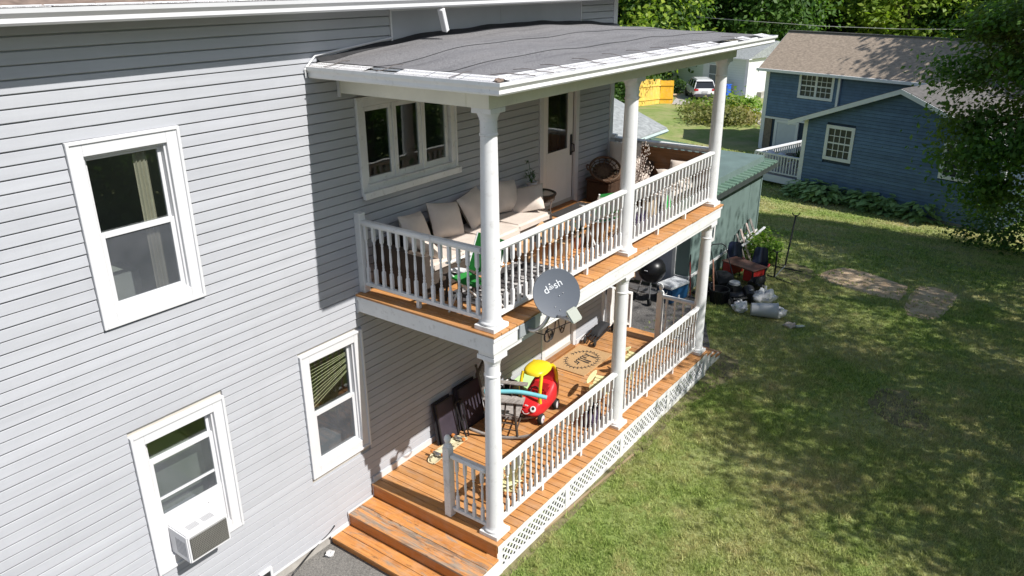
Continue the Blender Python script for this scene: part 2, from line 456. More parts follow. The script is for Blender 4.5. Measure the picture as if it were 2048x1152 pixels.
p1 = bl((1634, 550), (1660, 540), (1690, 535), (1740, 547), (1815, 573), (1812, 588), (1798, 601), (1740, 590), (1690, 575), (1650, 562))
PATCH = [p1, bl((1838, 572), (1870, 575), (1915, 590), (1905, 612), (1880, 636), (1850, 640), (1815, 630), (1808, 615), (1820, 590))]
for q in PATCH: sheet('dirt_patch', q, M_DIRT, .006, .4)
c3 = G(1795, 815); PATCH.append(blob(c3.x, c3.y, .75, .42, .4, seed=4)); sheet('dirt_patch', PATCH[-1], M_SOIL, .006, .4)
c3 = G(1590, 545); PATCH.append(blob(c3.x, c3.y, .7, .45, .4, seed=9)); sheet('dirt_patch', PATCH[-1], M_SOIL, .006, .4)
PATCH.append([(-.1, -2.0), (-.1, -2.22), (1.5, -2.26), (2.6, -2.24), (3.6, -2.36), (4.6, -2.28), (5.6, -2.40), (6.8, -2.62), (7.3, -2.4), (7.4, -1.9), (6.4, -2.0)])
sheet('dirt_patch', PATCH[-1], M_SOIL, .005, .4)

# ================================================================== main house
house = thing('grey_house', 'grey vinyl sided two storey house with white trimmed windows behind the porch', 'house', (0, 0, -.5))
def hp(name, b, m, parent=None, **k):
    o = obj(name, b, m, parent or house, **k)
    if parent is None: o.location = (o.location[0], o.location[1], o.location[2]+.5)
    return o
XL, XR = -9.0, 6.15
Z0, ZT = -.32, 5.98
EXP = .1055
# openings: outer casing rectangles (x0,x1,z0,z1)
W1 = (-2.98, -1.96, 3.387, 5.06); W2 = (-.947, .027, .607, 2.275); W3 = (-2.975, -1.951, .612, 2.256); W4 = (.22, 1.975, 3.905, 5.05)
D1 = (3.96, 5.11, 2.76, 4.95); D2 = (4.08, 5.20, .01, 2.2)
OPEN = [W1, W2, W3, W4, D1, D2]
PANEL = (.86, 5.10, 5.55, 5.98)
# wall core with openings
def inset(o, a): return (o[0]+a, o[1]-a, o[2]+a, o[3]-a)
cores = [inset(o, .10) for o in OPEN]
xs = sorted({XL, 6.25}|{c[0] for c in cores}|{c[1] for c in cores}); zs = sorted({-.62, 6.0}|{c[2] for c in cores}|{c[3] for c in cores})
wb = B()
for i in range(len(xs)-1):
    run = None
    for j in range(len(zs)-1):
        cx, cz = (xs[i]+xs[i+1])/2, (zs[j]+zs[j+1])/2
        hole = any(c[0] < cx < c[1] and c[2] < cz < c[3] for c in cores)
        if not hole: wb.box(xs[i], xs[i+1], .012, .16, zs[j], zs[j+1])
hp('wall', wb, M_ROOM)
# siding courses, one piece per run
prof = [(.012, 0), (-.021, 0), (-.0235, .004), (-.0150, .090), (-.0115, .0935), (.007, .094), (.007, EXP+.004), (.012, EXP+.004)]
sb = B(); n = len(prof)
sb.v = [(x, y, z) for x in (0, 1) for y, z in prof]
sb.f = [(i, i+1, n+i+1, n+i) for i in range(n-1)]+[tuple(range(n)), tuple(reversed(range(n, 2*n)))]
ME_SID = sb.mesh('siding_course', M_SIDE)
z = 5.483
while z-EXP > Z0-.02: z -= EXP
while z < ZT-.02:
    iv = [(XL, XR)]
    for o in OPEN+[PANEL]:
        if o[2]-.02 < z+EXP*.6 and z+EXP*.4 < o[3]+.02:
            iv = [s for a, b in iv for s in ((a, min(b, o[0]-.004)), (max(a, o[1]+.004), b)) if s[1]-s[0] > .02]
    cut = []
    for a, b in iv:
        while b-a > 4.4:
            m = a+rnd.uniform(2.2, 3.8); cut.append((a, m)); a = m-.02
        cut.append((a, b))
    for q, (a, b) in enumerate(cut): hp('siding_course', ME_SID, None, loc=(a, -.0012*(q % 2)-.0008*rnd.random(), z+rnd.uniform(-.001, .001)), rot=(0, rnd.uniform(-.0005, .0005), 0), scale=(b-a, 1, 1))
    z += EXP
hp('flat_panel', BX(.88, 3.0, -.018, .01, 5.5, 5.975).box(3.004, 5.08, -.019, .01, 5.5, 5.975), mat('grey_sheet', (.36, .37, .40), .5, .05, 2, .03, 30))
hp('panel_trim', BX(.86, .885, -.035, .01, 5.58, 5.975).box(.885, 5.10, -.033, .01, 5.95, 5.98).box(5.08, 5.10, -.035, .01, 5.58, 5.975), M_VINYL, bevel=.003)
hp('corner_board', BX(6.15, 6.275, -.035, .01, -.32, 5.98).box(6.25, 6.275, .01, .13, -.32, 5.98), M_VINYL, bevel=.004)
hp('starter_trim', BX(XL, .0, -.034, .01, Z0-.03, Z0-.004), M_VINYL)
hp('foundation', BX(XL, 6.24, .006, .2, -1.2, Z0-.031), M_CONC)
# far end wall, back and interior
hp('end_wall', BX(6.12, 6.25, .16, 9, -1.2, 5.98), M_SIDE)
hp('back_wall', BX(XL, 6.12, 8.88, 9, -1.2, 5.98), M_SIDE)
hp('interior_floor', BX(XL, 6.12, .16, 8.88, -.12, -.02).box(XL, 6.12, .16, 8.88, 2.55, 2.72), mat('interior_boards', (.30, .25, .20), .6, .2, 3, 0))
hp('interior_wall', BX(XL, 6.12, 3.4, 3.5, -.02, 2.55).box(XL, 6.12, 3.4, 3.5, 2.72, 5.98).box(-1.45, -1.35, .16, 3.4, -.02, 2.55).box(-1.45, -1.35, .16, 3.4, 2.72, 5.98).box(2.6, 2.7, .16, 3.4, -.02, 2.55).box(2.6, 2.7, .16, 3.4, 2.72, 5.98), M_ROOM)
# main roof with soffit, fascia, gutter
hp('soffit', BX(XL, 6.75, -.40, .0, 5.985, 6.0), M_VINYL)
M_SHING = mat('brown_shingle', (.17, .125, .10), .9, .35, 14, .6, 30)
rb = B(); rb.prism([(XL-.3, -.44, 6.085), (XL-.3, -.44, 6.06), (XL-.3, 4.5, 8.3), (XL-.3, 9.4, 6.06), (XL-.3, 9.4, 6.085), (XL-.3, 4.5, 8.335)], (6.85-XL+.3, 0, 0))
roof = hp('roof', rb, M_SHING)
def gutter_prof(s):   # K style, outward = -y
    return [(0, 0), (-.075, 0), (-.09, .018), (-.088, .05), (-.118, .085), (-.122, .118), (-.108, .118), (-.106, .092), (-.076, .056), (-.078, .022), (-.07, .012), (-.01, .012), (-.01, .118), (0, .118)]
def gutter(x0, x1, y, z, parent, k=1.0):
    b = B(); P = gutter_prof(1); n = len(P)
    b.v = [(x, y+a*k, z+c*k) for x in (x0, x1) for a, c in P]
    b.f = [(i, (i+1) % n, n+(i+1) % n, n+i) for i in range(n)]+[tuple(range(n)), tuple(reversed(range(n, 2*n)))]
    return obj('gutter', b, M_VINYL, parent, smooth=25)
g = gutter(XL-.3, 6.8, -.385, 5.99, house); g.location.z += .5
gp = g
for k in range(40):
    x = -8.9+k*.39
    if 0.0 < x < .95 or 2.9 < x < 3.4: continue
    obj('gutter_guard', BX(x, x+.38, -.502, -.37, 6.112+.002*(k % 2), 6.118+.002*(k % 2)).add([(x, -.37, 6.118), (x+.38, -.37, 6.118), (x+.38, -.25, 6.165), (x, -.25, 6.165)], [(0, 1, 2, 3)]), M_PERF, g)
# windows --------------------------------------------------------
def casing(o, w=.135, d=.045, lip=.03):
    x0, x1, z0, z1 = o; b = B()
    for a, bb, c, dd in ((x0, x0+w, z0, z1), (x1-w, x1, z0, z1), (x0+w, x1-w, z1-w, z1), (x0+w, x1-w, z0, z0+w)):
        b.box(a, bb, -d+.01, .06, c, dd)
    for a, bb, c, dd in ((x0, x0+lip, z0, z1), (x1-lip, x1, z0, z1), (x0+lip, x1-lip, z1-lip, z1), (x0+lip, x1-lip, z0, z0+lip)):
        b.box(a, bb, -d-.006, -.03, c, dd)
    return b
def frame_rect(b, x0, x1, z0, z1, w, y0, y1, wb_=None):
    wb_ = wb_ or w
    b.box(x0, x0+w, y0, y1, z0, z1).box(x1-w, x1, y0, y1, z0, z1).box(x0+w, x1-w, y0, y1, z1-w, z1).box(x0+w, x1-w, y0, y1, z0, z0+wb_); return b
def dh_window(o, meet, label, low_open=0.0):
    w = hp('window', casing(o), M_VINYL, bevel=.004, label=label)
    x0, x1, z0, z1 = inset(o, .135)
    obj('jamb', frame_rect(B(), x0-.002, x1+.002, z0-.002, z1+.002, .022, .0, .13), M_VINYL, w, bevel=.002)
    s = obj('upper_sash', frame_rect(B(), x0+.02, x1-.02, meet-.015, z1-.02, .035, .055, .085), M_VINYL, w, bevel=.003)
    s2 = obj('lower_sash', frame_rect(B(), x0+.02, x1-.02, z0+.02+low_open, meet+.02+low_open*0, .045, .02, .052), M_VINYL, w, bevel=.003)
    obj('pane', BX(x0+.05, x1-.05, .068, .073, meet+.01, z1-.05), M_GLASS, w)
    obj('pane', BX(x0+.06, x1-.06, .034, .039, z0+.06+low_open, meet-.02), M_SCREEN, w)
    return w
w1 = dh_window(W1, 4.21, 'upper white double hung window with a beige curtain')
w2 = dh_window(W2, 1.41, 'lower white double hung window with bent blinds')
w3 = dh_window(W3, 1.86, 'lower white window with an air conditioner in it', .38)
obj('sash_bar', BX(-2.80, -2.12, .03, .05, 1.40, 1.43), M_VINYL, w3)
M_CURT = m_fabric('beige_curtain', (.52, .45, .37))
cb = B().grid(lambda a, b: (-2.36+.13*a, .112+.012*math.sin(a*22), 3.3+1.65*b), 20, 2)
hp('curtain', cb, M_CURT, smooth=60)
bbk = B()
for k in range(13):
    sag = .05*max(0, k-5)/8
    bbk.beam((-.74, .094, 2.06-.048*k-sag*.4), (-.13, .094, 2.05-.026*k+.012*math.sin(k*2.1)), .02, .004, (0, .5, 1))
hp('blind', bbk, mat('yellowed_blind', (.80, .72, .46), .5, .1, 5, 0))
# furniture glimpsed through the panes
hp('interior_furniture', BX(-2.75, -2.3, .5, .9, 2.72, 3.65).box(-2.7, -2.2, 1.0, 1.5, 2.72, 3.5), mat('white_cabinet', (.6, .58, .52), .5, .05, 3, 0))
hp('interior_furniture', BX(-2.8, -2.1, .3, .75, -.02, 1.62).box(-2.75, -2.2, .35, .7, 1.62, 1.72), mat('greenish_cabinet', (.38, .40, .32), .5, .05, 3, 0))
hp('interior_furniture', BX(-.7, -.1, .3, .8, -.02, .75), mat('grey_table', (.32, .34, .36), .4, .05, 3, 0))
hp('interior_bucket', B().lathe([(.05, .75), (.07, .95), (.06, .97)], 12, (-.62, .34, 0)), mat('red_plastic', (.45, .03, .03), .4, .1, 4, 0))
# triple window over the upper deck
w4 = hp('window', casing(W4, .11), M_WHITE_OLD, bevel=.004, label='white painted triple casement window over the upper deck')
x0, x1, z0, z1 = inset(W4, .11)
obj('sill', BX(W4[0]-.01, W4[1]+.01, -.10, -.052, W4[2]-.03, W4[2]+.05).box(W4[0]+.11, W4[1]-.11, -.052, .04, W4[2]+.11, W4[2]+.125), M_WHITE_OLD, w4, bevel=.004)
xw = (x1-x0)/3
for k in range(3):
    a = x0+k*xw
    s = obj('sash', frame_rect(B(), a+.012, a+xw-.012, z0+.012, z1-.01, .055, .01, .05, .075), M_WHITE_OLD, w4, bevel=.004)
    obj('pane', BX(a+.06, a+xw-.06, .026, .031, z0+.08, z1-.06), M_GLASS, s)
for k in (1, 2): obj('mullion', BX(x0+k*xw-.012, x0+k*xw+.012, .0, .06, z0, z1), M_WHITE_OLD, w4)
# doors ----------------------------------------------------------
def m_door(): return mat('door_paint', (.72, .70, .68), .4, .04, 2, .03, 30, dirt=.15, dirtcol=(.5, .45, .40))
def door(o, zf, glass, label):
    x0, x1, z0, z1 = o; b = B()
    b.box(x0, x0+.10, -.04, .06, z0, z1).box(x1-.10, x1, -.04, .06, z0, z1).box(x0+.10, x1-.10, -.04, .06, z1-.10, z1)
    d = hp('door', b, M_VINYL, bevel=.004, label=label)
    a, c = x0+.11, x1-.11; gl = glass
    s = obj('door_slab', frame_rect(B(), a, c, zf, z1-.11, .16, .015, .05, gl[2]-zf), m_door(), d, bevel=.004)
    obj('pane', BX(a+.15, c-.15, .028, .034, gl[2]-.01, z1-.25), M_GLASS, d)
    obj('door_moulding', frame_rect(B(), a+.155, c-.155, gl[2]-.005, z1-.265, .02, .006, .016), m_door(), d)
    hx = c-.06
    obj('door_handle', B().tube([(hx, .012, zf+.98), (hx, -.05, zf+.96), (hx, -.055, zf+.85), (hx, .012, zf+.82)], .011, 8).box(hx-.022, hx+.022, .0, .014, zf+.78, zf+1.12), M_BLACK, d, smooth=40)
    obj('threshold', BX(x0+.1, x1-.1, -.09, .05, z0-.01, zf-.002), mat_wood('threshold_wood', (.30, .13, .04), (.18, .07, .02), axis='x'), d, bevel=.003)
    return d
d1 = door(D1, 2.80, (0, 0, 3.70), 'white door with tall dark glass on the upper deck')
d2 = door(D2, .05, (0, 0, 1.10), 'white storm door behind the hello mat')
cbk = B()
for cx in (4.42, 4.78):
    cbk.tube(catmull([(cx-.16, .006, .95), (cx-.12, .0, .62), (cx-.06, .0, .45), (cx, .0, .40), (cx+.06, .0, .45), (cx+.12, .0, .62), (cx+.16, .006, .95)], 4), .008, 6)
    cbk.tube([(cx-.06, 0, .45), (cx-.02, 0, .52), (cx+.03, 0, .47), (cx+.06, 0, .45)], .009, 6)
obj('door_scroll', cbk, M_BLACK, d2, smooth=40)
M_CURTD = mat('dark_curtain', (.05, .04, .04), .9, .2, 4, 0)
hp('curtain', B().grid(lambda a, b: (4.2+.65*a, .16+.02*math.sin(a*40), 3.68+1.0*b), 24, 2), M_CURTD)
# air conditioner: rests in the window, a thing of its own
ac = thing('air_conditioner', 'white window air conditioner with a black grille in the lower window', 'air conditioner', (-2.53, -.02, .752))
AX0, AX1, AY0, AZ0, AZ1 = -.235, .245, -.29, .0, .335
obj('housing', BX(AX0, AX1, AY0, .3, AZ0, AZ1), M_VINYL, ac, bevel=.012, seg=2)
obj('rear_grille', BX(AX0+.03, AX1-.025, AY0-.006, AY0+.01, AZ0+.035, AZ1-.04), mat('grille_back', (.05, .048, .042), .7, .2, 9, 0), ac)
fb = B()
for k in range(24):
    x = AX0+.04+k*(AX1-AX0-.075)/23; fb.box(x-.0015, x+.0015, AY0-.010, AY0-.006, AZ0+.04, AZ1-.045)
for k in range(14):
    zz = AZ0+.045+k*.0205; fb.box(AX0+.035, AX1-.03, AY0-.0095, AY0-.007, zz-.002, zz+.002)
struct(obj('grille_fins', fb, mat('grille_fin', (.20, .195, .175), .5, .1, 4, 0), ac), 'stuff')
vb = B()
for k in range(9):
    for q in range(2): vb.box(AX0+.09+q*.17+k*.014, AX0+.098+q*.17+k*.014, -.21, -.12, AZ1-.002, AZ1+.0012)
for k in range(7): vb.box(AX0-.0015, AX0+.002, -.24+k*.026, -.228+k*.026, AZ0+.06, AZ1-.09)
struct(obj('vent_slots', vb, mat('slot_grey', (.33, .33, .34), .6, .1, 4, 0), ac), 'stuff')
obj('side_curtain', BX(-.30, AX0-.002, .035, .05, .0, .48).box(AX1+.002, .44, .035, .05, .0, .48).box(AX0-.002, AX1+.002, .035, .05, AZ1+.002, .48), M_VINYL, ac)
# small fittings on the wall base
vt = thing('wall_vent', 'small white outlet box near the base of the grey siding', 'vent', (-1.78, -.02, -.27))
obj('cover', frame_rect(B(), -.09, .09, -.08, .09, .035, -.035, .01), M_VINYL, vt, bevel=.004); obj('opening', BX(-.058, .058, -.015, .01, -.048, .058), M_DARK, vt)
tag(obj('cable', B().tube(catmull([(-1.45, -.06, -.49), (-1.30, -.05, -.44), (-1.05, -.03, -.36), (-.80, -.02, -.30), (-.70, -.03, -.24)], 5), .009, 6), M_BLACK, smooth=60), 'black cable running up the concrete foundation to the siding', 'cable')
pl = B()
def crumple(c, r, seed, flat=.7, n=10):
    rr = random.Random(seed); b = B().ell((0, 0, 0), (1, 1, 1), n+4, n)
    dirs = [Vector((rr.gauss(0, 1), rr.gauss(0, 1), rr.gauss(0, 1))).normalized() for _ in range(46)]
    out = []
    for v in b.v:
        d = Vector(v); k = 1+.24*sum(max(0, d.dot(q))**22*(1 if i % 2 else -1) for i, q in enumerate(dirs))+rr.uniform(-.06, .06)
        out.append((c[0]+v[0]*r*k, c[1]+v[1]*r*k, c[2]+(v[2]+.9)*r*k*flat))
    b.v = out; return b
M_BAG = mat('white_bag', (.66, .65, .64), .35, .08, 12, .4, 25)
tag(obj('plastic_litter', crumple((-.93, -.16, -.50), .055, 3), M_BAG, smooth=25), 'crumpled clear plastic scrap on the asphalt beside the steps', 'litter')
# downspout stub dropping onto the porch roof
tag(obj('downspout', B().beam((1.29, -.43, 5.97), (1.42, -.38, 5.72), .06, .075, (0, 1, 0)), mat('ribbed_aluminium', (.72, .72, .73), .35, .05, 3, .3, 30), bevel=.006), 'short white downspout dropping from the main gutter to the porch roof', 'downspout')
# ================================================================== porch
porch = thing('two_storey_porch', 'white two storey porch with orange decks along the grey house wall', 'porch', (0, 0, -.5))
def pp(name, b, m=None, **k):
    o = obj(name, b, m, porch, **k); o.location.z += .5; return o
L, D, ZU = 6.40, 2.12, 2.75
CX = (.17, 3.20, 6.22); CY = -1.96
# decks: boards run out from the wall
NB_ = 46; bw = (L+.02)/NB_
ME_BOARD = BX(0, bw-.009, -D-.02, -.03, -.028, 0).mesh('deck_board', M_DECK, .004)
ME_BOARD2 = BX(0, bw-.009, -D-.02, -.03, -.028, 0).mesh('deck_board', M_DECK, .004)
def deck(z):
    for k in range(NB_): pp('deck_board', ME_BOARD, loc=(-.02+k*bw, rnd.uniform(-.004, .004), z+rnd.uniform(-.0015, .0015)))
deck(0); deck(ZU)
pp('deck_framing', BX(.03, L-.04, -D+.05, -.03, -.20, -.045), M_DKWOOD)
# lower front: skirt board, lattice, base board, posts
pp('skirt_board', BX(-.0, L-.02, -D+.0, -D+.03, -.145, -.031), M_WHITE, bevel=.003)
pp('base_board', BX(.06, L-.1, -D+.005, -D+.03, -.50, -.415), M_WHITE_OLD, bevel=.003)
px = [0.0, 1.55, 3.10, 4.72, L-.14]
for x in px: pp('skirt_post', BX(x, x+.11, -D-.002, -D+.032, -.52, -.147), M_WHITE_OLD, bevel=.003)
def lattice(x0, x1, z0, z1, y, sp=.112, w=.026):
    b = B(); 
    for sgn, yy in ((1, y), (-1, y+.010)):
        k = x0-(z1-z0)-sp
        while k < x1+(z1-z0)+sp:
            # line: x = k + sgn*(z-z0) clipped
            pts = []
            za, zb = z0, z1
            f = lambda z: k+(z-z0) if sgn > 0 else k+(z1-z)
            ts = np.linspace(z0, z1, 41); ok = [z for z in ts if x0 <= f(z) <= x1]
            if len(ok) > 2:
                za, zb = ok[0], ok[-1]; d = w*.707
                b.add([(f(za)-d, yy, za), (f(za)+d, yy, za), (f(zb)+d, yy, zb), (f(zb)-d, yy, zb),
                       (f(za)-d, yy+.008, za), (f(za)+d, yy+.008, za), (f(zb)+d, yy+.008, zb), (f(zb)-d, yy+.008, zb)],
                      [(0, 1, 2, 3), (7, 6, 5, 4), (0, 4, 5, 1), (1, 5, 6, 2), (2, 6, 7, 3), (3, 7, 4, 0)])
            k += sp
    return b
for a, c in zip(px[:-1], px[1:]):
    if c-a > .6: struct(pp('lattice_panel', lattice(a+.11, c, -.42, -.14, -D+.008), M_WHITE), 'stuff')
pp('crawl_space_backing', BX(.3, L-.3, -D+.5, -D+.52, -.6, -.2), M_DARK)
# near-end steps
pp('riser', BX(-.005, .02, -D, -.0, -.20, -.03), M_RISER)
pp('riser', BX(-.455, -.43, -D+.02, -.0, -.38, -.232), M_RISER)
pp('riser', BX(-.745, -.72, -D+.02, -.0, -.52, -.412), M_RISER)
pp('step_board', BX(-.47, -.235, -D-.03, -.012, -.232, -.20), M_STEPW, bevel=.004)
pp('step_board', BX(-.230, -.008, -D-.03, -.012, -.231, -.199), M_STEP, bevel=.004)
pp('step_board', BX(-.77, -.61, -D-.03, -.012, -.412, -.38), M_STEP, bevel=.004)
pp('step_board', BX(-.605, -.458, -D-.03, -.012, -.411, -.379), M_STEP, bevel=.004)
pp('stringer', BX(-.45, -.0, -D-.008, -D+.02, -.54, -.233).box(-.74, -.452, -D-.006, -D+.022, -.54, -.413), M_WHITE, bevel=.003)
pp('step_flashing', BX(-.79, -.475, -.044, -.037, -.378, -.35).box(-.474, -.45, -.044, -.037, -.378, -.17).box(-.449, -.012, -.044, -.037, -.197, -.17).box(-.011, .015, -.044, -.037, -.197, .03), M_VINYL)
pp('wall_base_trim', BX(.02, D2[0]-.01, -.044, -.018, .0, .09).box(D2[1]+.01, 6.1, -.044, -.018, 0, .09), M_VINYL)
# far-end steps
for k in range(3):
    pp('step_board', BX(L+.02+k*.26, L+.27+k*.26, -D+.02, -.15, -.155-.115*k, -.125-.115*k), M_STEP, bevel=.004)
pp('stringer', B().prism([(L-.02, -D+.05, -.03), (L-.02, -D+.05, -.52), (L+.80, -D+.05, -.52), (L+.80, -D+.05, -.39), (L+.54, -D+.05, -.275), (L+.28, -D+.05, -.157), (L+.02, -D+.05, -.13)], (0, .03, 0)), M_WHITE_OLD)
pp('riser', BX(L-.02, L-.0, -D+.08, -.1, -.5, -.03).box(L+.26, L+.275, -D+.08, -.1, -.5, -.156).box(L+.52, L+.535, -D+.08, -.1, -.5, -.272), M_RISER)
# upper deck edge
pp('fascia', BX(-.008, L-.0, -D-.004, -D+.035, ZU-.082, ZU-.03).box(-.008, .035, -D+.036, -.02, ZU-.0815, ZU-.03), M_WHITE, bevel=.003)
pp('fascia_board', BX(.004, L-.015, -D+.012, -D+.045, ZU-.235, ZU-.085).box(.004, .045, -D+.046, -.02, ZU-.2345, ZU-.085), M_WHITE_OLD, bevel=.003)
pp('fascia_board', BX(L-.05, L-.015, -D+.05, -.03, ZU-.235, ZU-.03), M_WHITE_OLD)
pp('wall_flashing', BX(-.012, .02, -.036, -.004, ZU-.25, ZU+.02), M_VINYL)
pp('ceiling', BX(.05, L-.055, -D+.05, -.03, ZU-.245, ZU-.215), M_WHITE)
pp('deck_framing', BX(.06, L-.06, -D+.06, -.04, ZU-.21, ZU-.045), M_DKWOOD)
pp('support_beam', BX(.05, L-.06, -2.08, -1.86, ZU-.30, ZU-.237), M_WHITE_OLD, bevel=.004)
# columns
def column_mesh(H):
    sh = [(.118, .055), (.128, .066), (.128, .082), (.120, .093), (.112, .10), (.106, .125)]
    for t in np.linspace(.0, 1, 7): sh.append((.104-.016*t**1.6, .14+(H-.14-.30)*t))
    z = H-.30
    sh += [(.088, z+.01), (.097, z+.018), (.097, z+.032), (.088, z+.042), (.088, z+.165), (.094, z+.172), (.094, z+.185), (.102, z+.205), (.113, z+.225), (.115, z+.24)]
    return B().lathe(sh, 28).mesh('column', M_WHITE, smooth=32)
ME_PLINTH = BX(-.136, .136, -.136, .136, 0, .055).mesh('plinth', M_WHITE_OLD, .005)
def columns(z, H):
    me = column_mesh(H); ab = BX(-.122, .122, -.122, .122, H-.06, H-.004).mesh('abacus', M_WHITE, .005)
    for x in CX:
        c = pp('column', me, loc=(x, CY, z))
        obj('plinth', ME_PLINTH, None, c); obj('abacus', ab, None, c)
columns(0, ZU-.30); columns(ZU, 2.38)
# railings
bal = B()
def ring(r, z, sq):
    out = []
    for k in range(8):
        if sq:
            a = [(1, .35), (.35, 1), (-.35, 1), (-1, .35), (-1, -.35), (-.35, -1), (.35, -1), (1, -.35)][k]
            a = [(1, .9), (.9, 1), (-.9, 1), (-1, .9), (-1, -.9), (-.9, -1), (.9, -1), (1, -.9)][k]
            out.append((a[0]*r, a[1]*r, z))
        else:
            t = math.pi/8+k*math.pi/4
            out.append((r*math.cos(t), r*math.sin(t), z))
    return out
HB = .715
bp = [(.019, 0, 1), (.019, .185, 1), (.012, .205, 0), (.0175, .222, 0), (.011, .24, 0), (.016, .256, 0), (.010, .272, 0), (.0175, .34, 0), (.0165, .40, 0), (.0115, .50, 0), (.0175, .512, 0), (.011, .526, 0), (.019, .555, 1), (.019, HB, 1)]
for r_, z_, q_ in bp: bal.v += ring(r_, z_, q_)
for i in range(len(bp)-1): bal.f += [(i*8+k, i*8+(k+1) % 8, (i+1)*8+(k+1) % 8, (i+1)*8+k) for k in range(8)]
ME_BAL = bal.mesh('baluster', M_WHITE, smooth=40)
def railing(p0, p1, z, n, supports=(), m=None, mb=None):
    p0, p1 = Vector((*p0, z)), Vector((*p1, z)); d = (p1-p0); u = d.normalized(); s = Vector((-u.y, u.x, 0))
    zt = .915
    b = B()
    # moulded top rail
    P = [(-.045, .0), (-.045, .022), (-.03, .038), (.03, .038), (.045, .022), (.045, .0), (.022, -.004), (.022, -.026), (-.022, -.026), (-.022, -.004)]
    n_ = len(P)
    b.v = [tuple(q+s*a+Vector((0, 0, zt-.038+c))) for q in (p0, p1) for a, c in P]
    b.f = [(i, (i+1) % n_, n_+(i+1) % n_, n_+i) for i in range(n_)]+[tuple(range(n_)), tuple(reversed(range(n_, 2*n_)))]
    r_ = pp('railing', b, m or M_WHITE_OLD)
    obj('bottom_rail', B().beam(p0+Vector((0, 0, .115)), p1+Vector((0, 0, .115)), .05, .045), m or M_WHITE_OLD, r_, bevel=.004)
    ang = math.atan2(u.y, u.x)
    for k in range(n):
        q = p0+d*((k+.5)/n)
        obj('baluster', mb or ME_BAL, None, r_, loc=(q.x, q.y, z+.137), rot=(0, 0, ang+rnd.uniform(-.05, .05)))
    for t in supports:
        q = p0+d*t; obj('support_block', BX(q.x-.022, q.x+.022, q.y-.022, q.y+.022, z+.001, z+.093), M_WHITE_OLD, r_)
    return r_
for z in (0, ZU):
    railing((CX[0]+.08, CY), (CX[1]-.08, CY), z, 23, (.33, .67))
    railing((CX[1]+.08, CY), (CX[2]-.08, CY), z, 23, (.33, .67))
railing((.12, -.08), (.12, CY+.08), ZU, 14, (.48,))
railing((6.30, -.10), (6.30, CY+.08), ZU, 14, (.5,))
railing((.12, -1.36), (.12, CY+.08), 0, 4)
railing((6.28, -1.22), (6.28, CY+.08), 0, 4)
def newel(x, y, z, h, ball=True, m=None):
    b = BX(-.05, .05, -.05, .05, 0, h)
    o = pp('newel_post', b, m or M_WHITE_OLD, loc=(x, y, z), bevel=.005)
    if ball:
        obj('finial', B().lathe([(.052, h), (.058, h+.012), (.052, h+.03), (.03, h+.04), (.024, h+.055), (.034, h+.075), (.043, h+.105), (.040, h+.135), (.026, h+.16), (.006, h+.172)], 14), m or M_WHITE_OLD, o, smooth=40)
    return o
newel(.11, -1.30, 0, 1.0); newel(6.28, -1.17, 0, .95)
newel(.12, -.055, ZU, 1.0, False); newel(6.28, -.06, ZU, .98, False); newel(6.32, -.11, 0, .80, False)
# stair handrail at the far end
hr = pp('stair_railing', B().beam((6.36, -.11, .78), (7.15, -.11, .40), .06, .05), M_WHITE_OLD, bevel=.004)
obj('bottom_rail', B().beam((6.36, -.11, .08), (7.15, -.11, -.28), .05, .04), M_WHITE_OLD, hr)
for k in range(6):
    x = 6.45+k*.12; obj('baluster', BX(x-.017, x+.017, -.127, -.093, .08-.455*(x-6.36), .76-.48*(x-6.36)), M_WHITE_OLD, hr)
obj('post', BX(7.13, 7.21, -.15, -.07, -.5, .42), M_WHITE_OLD, hr, bevel=.004)
pl_ = pp('plywood_panel', BX(6.225, 6.245, -1.86, -.12, ZU+.06, ZU+.845), M_PLY)
obj('cap', BX(6.19, 6.35, -1.88, -.02, ZU+.918, ZU+.935), M_WHITE_OLD, pl_)
# roof: beam, soffit, gutter, membrane
pp('roof_beam', BX(0, 6.42, -2.10, -1.82, 5.13, 5.325), M_CREAM, bevel=.004)
pp('roof_beam', BX(0.0, .28, -1.819, -.02, 5.131, 5.325), M_CREAM, bevel=.004)
pp('roof_beam', BX(6.14, 6.42, -1.819, -.02, 5.131, 5.325), M_CREAM, bevel=.004)
pp('beam_trim', BX(-.02, .0, -.06, -.02, 5.09, 5.326), M_VINYL)
pp('ceiling', BX(.281, 6.139, -1.818, -.02, 5.22, 5.25), M_WHITE)
EX0, EX1, EY = -.32, 6.78, -2.44
pp('soffit', BX(EX0, EX1, EY, -.02, 5.327, 5.345), M_CREAM)
def sweep(prof, path):
    """profile (out, z) swept round an open path with mitred corners; out is to the right-hand side"""
    b = B(); n = len(prof); m = len(path)
    P = [Vector((*p, 0)) for p in path]
    for i in range(m):
        d0 = (P[i]-P[i-1]).normalized() if i else (P[1]-P[0]).normalized()
        d1 = (P[i+1]-P[i]).normalized() if i < m-1 else d0
        n0 = Vector((-d0.y, d0.x, 0)); n1 = Vector((-d1.y, d1.x, 0)); mi = (n0+n1).normalized(); mi = mi/max(.3, mi.dot(n0))
        b.v += [tuple(P[i]+mi*a+Vector((0, 0, z))) for a, z in prof]
    for i in range(m-1): b.f += [(i*n+k, i*n+(k+1) % n, (i+1)*n+(k+1) % n, (i+1)*n+k) for k in range(n)]
    b.f += [tuple(range(n)), tuple(reversed(range((m-1)*n, m*n)))]
    return b
gpath = [(EX1, -.03), (EX1, EY), (EX0, EY), (EX0, -.03)]
gpath = gpath[::-1]
GP = [(-a, c+5.33) for a, c in gutter_prof(1)]
M_GUT = mat('gutter_white', (.78, .78, .77), .4, .04, 3, .03, 40, dirt=.35, dirtcol=(.33, .31, .28))
gsw = sweep([(-a, z) for a, z in GP], gpath)
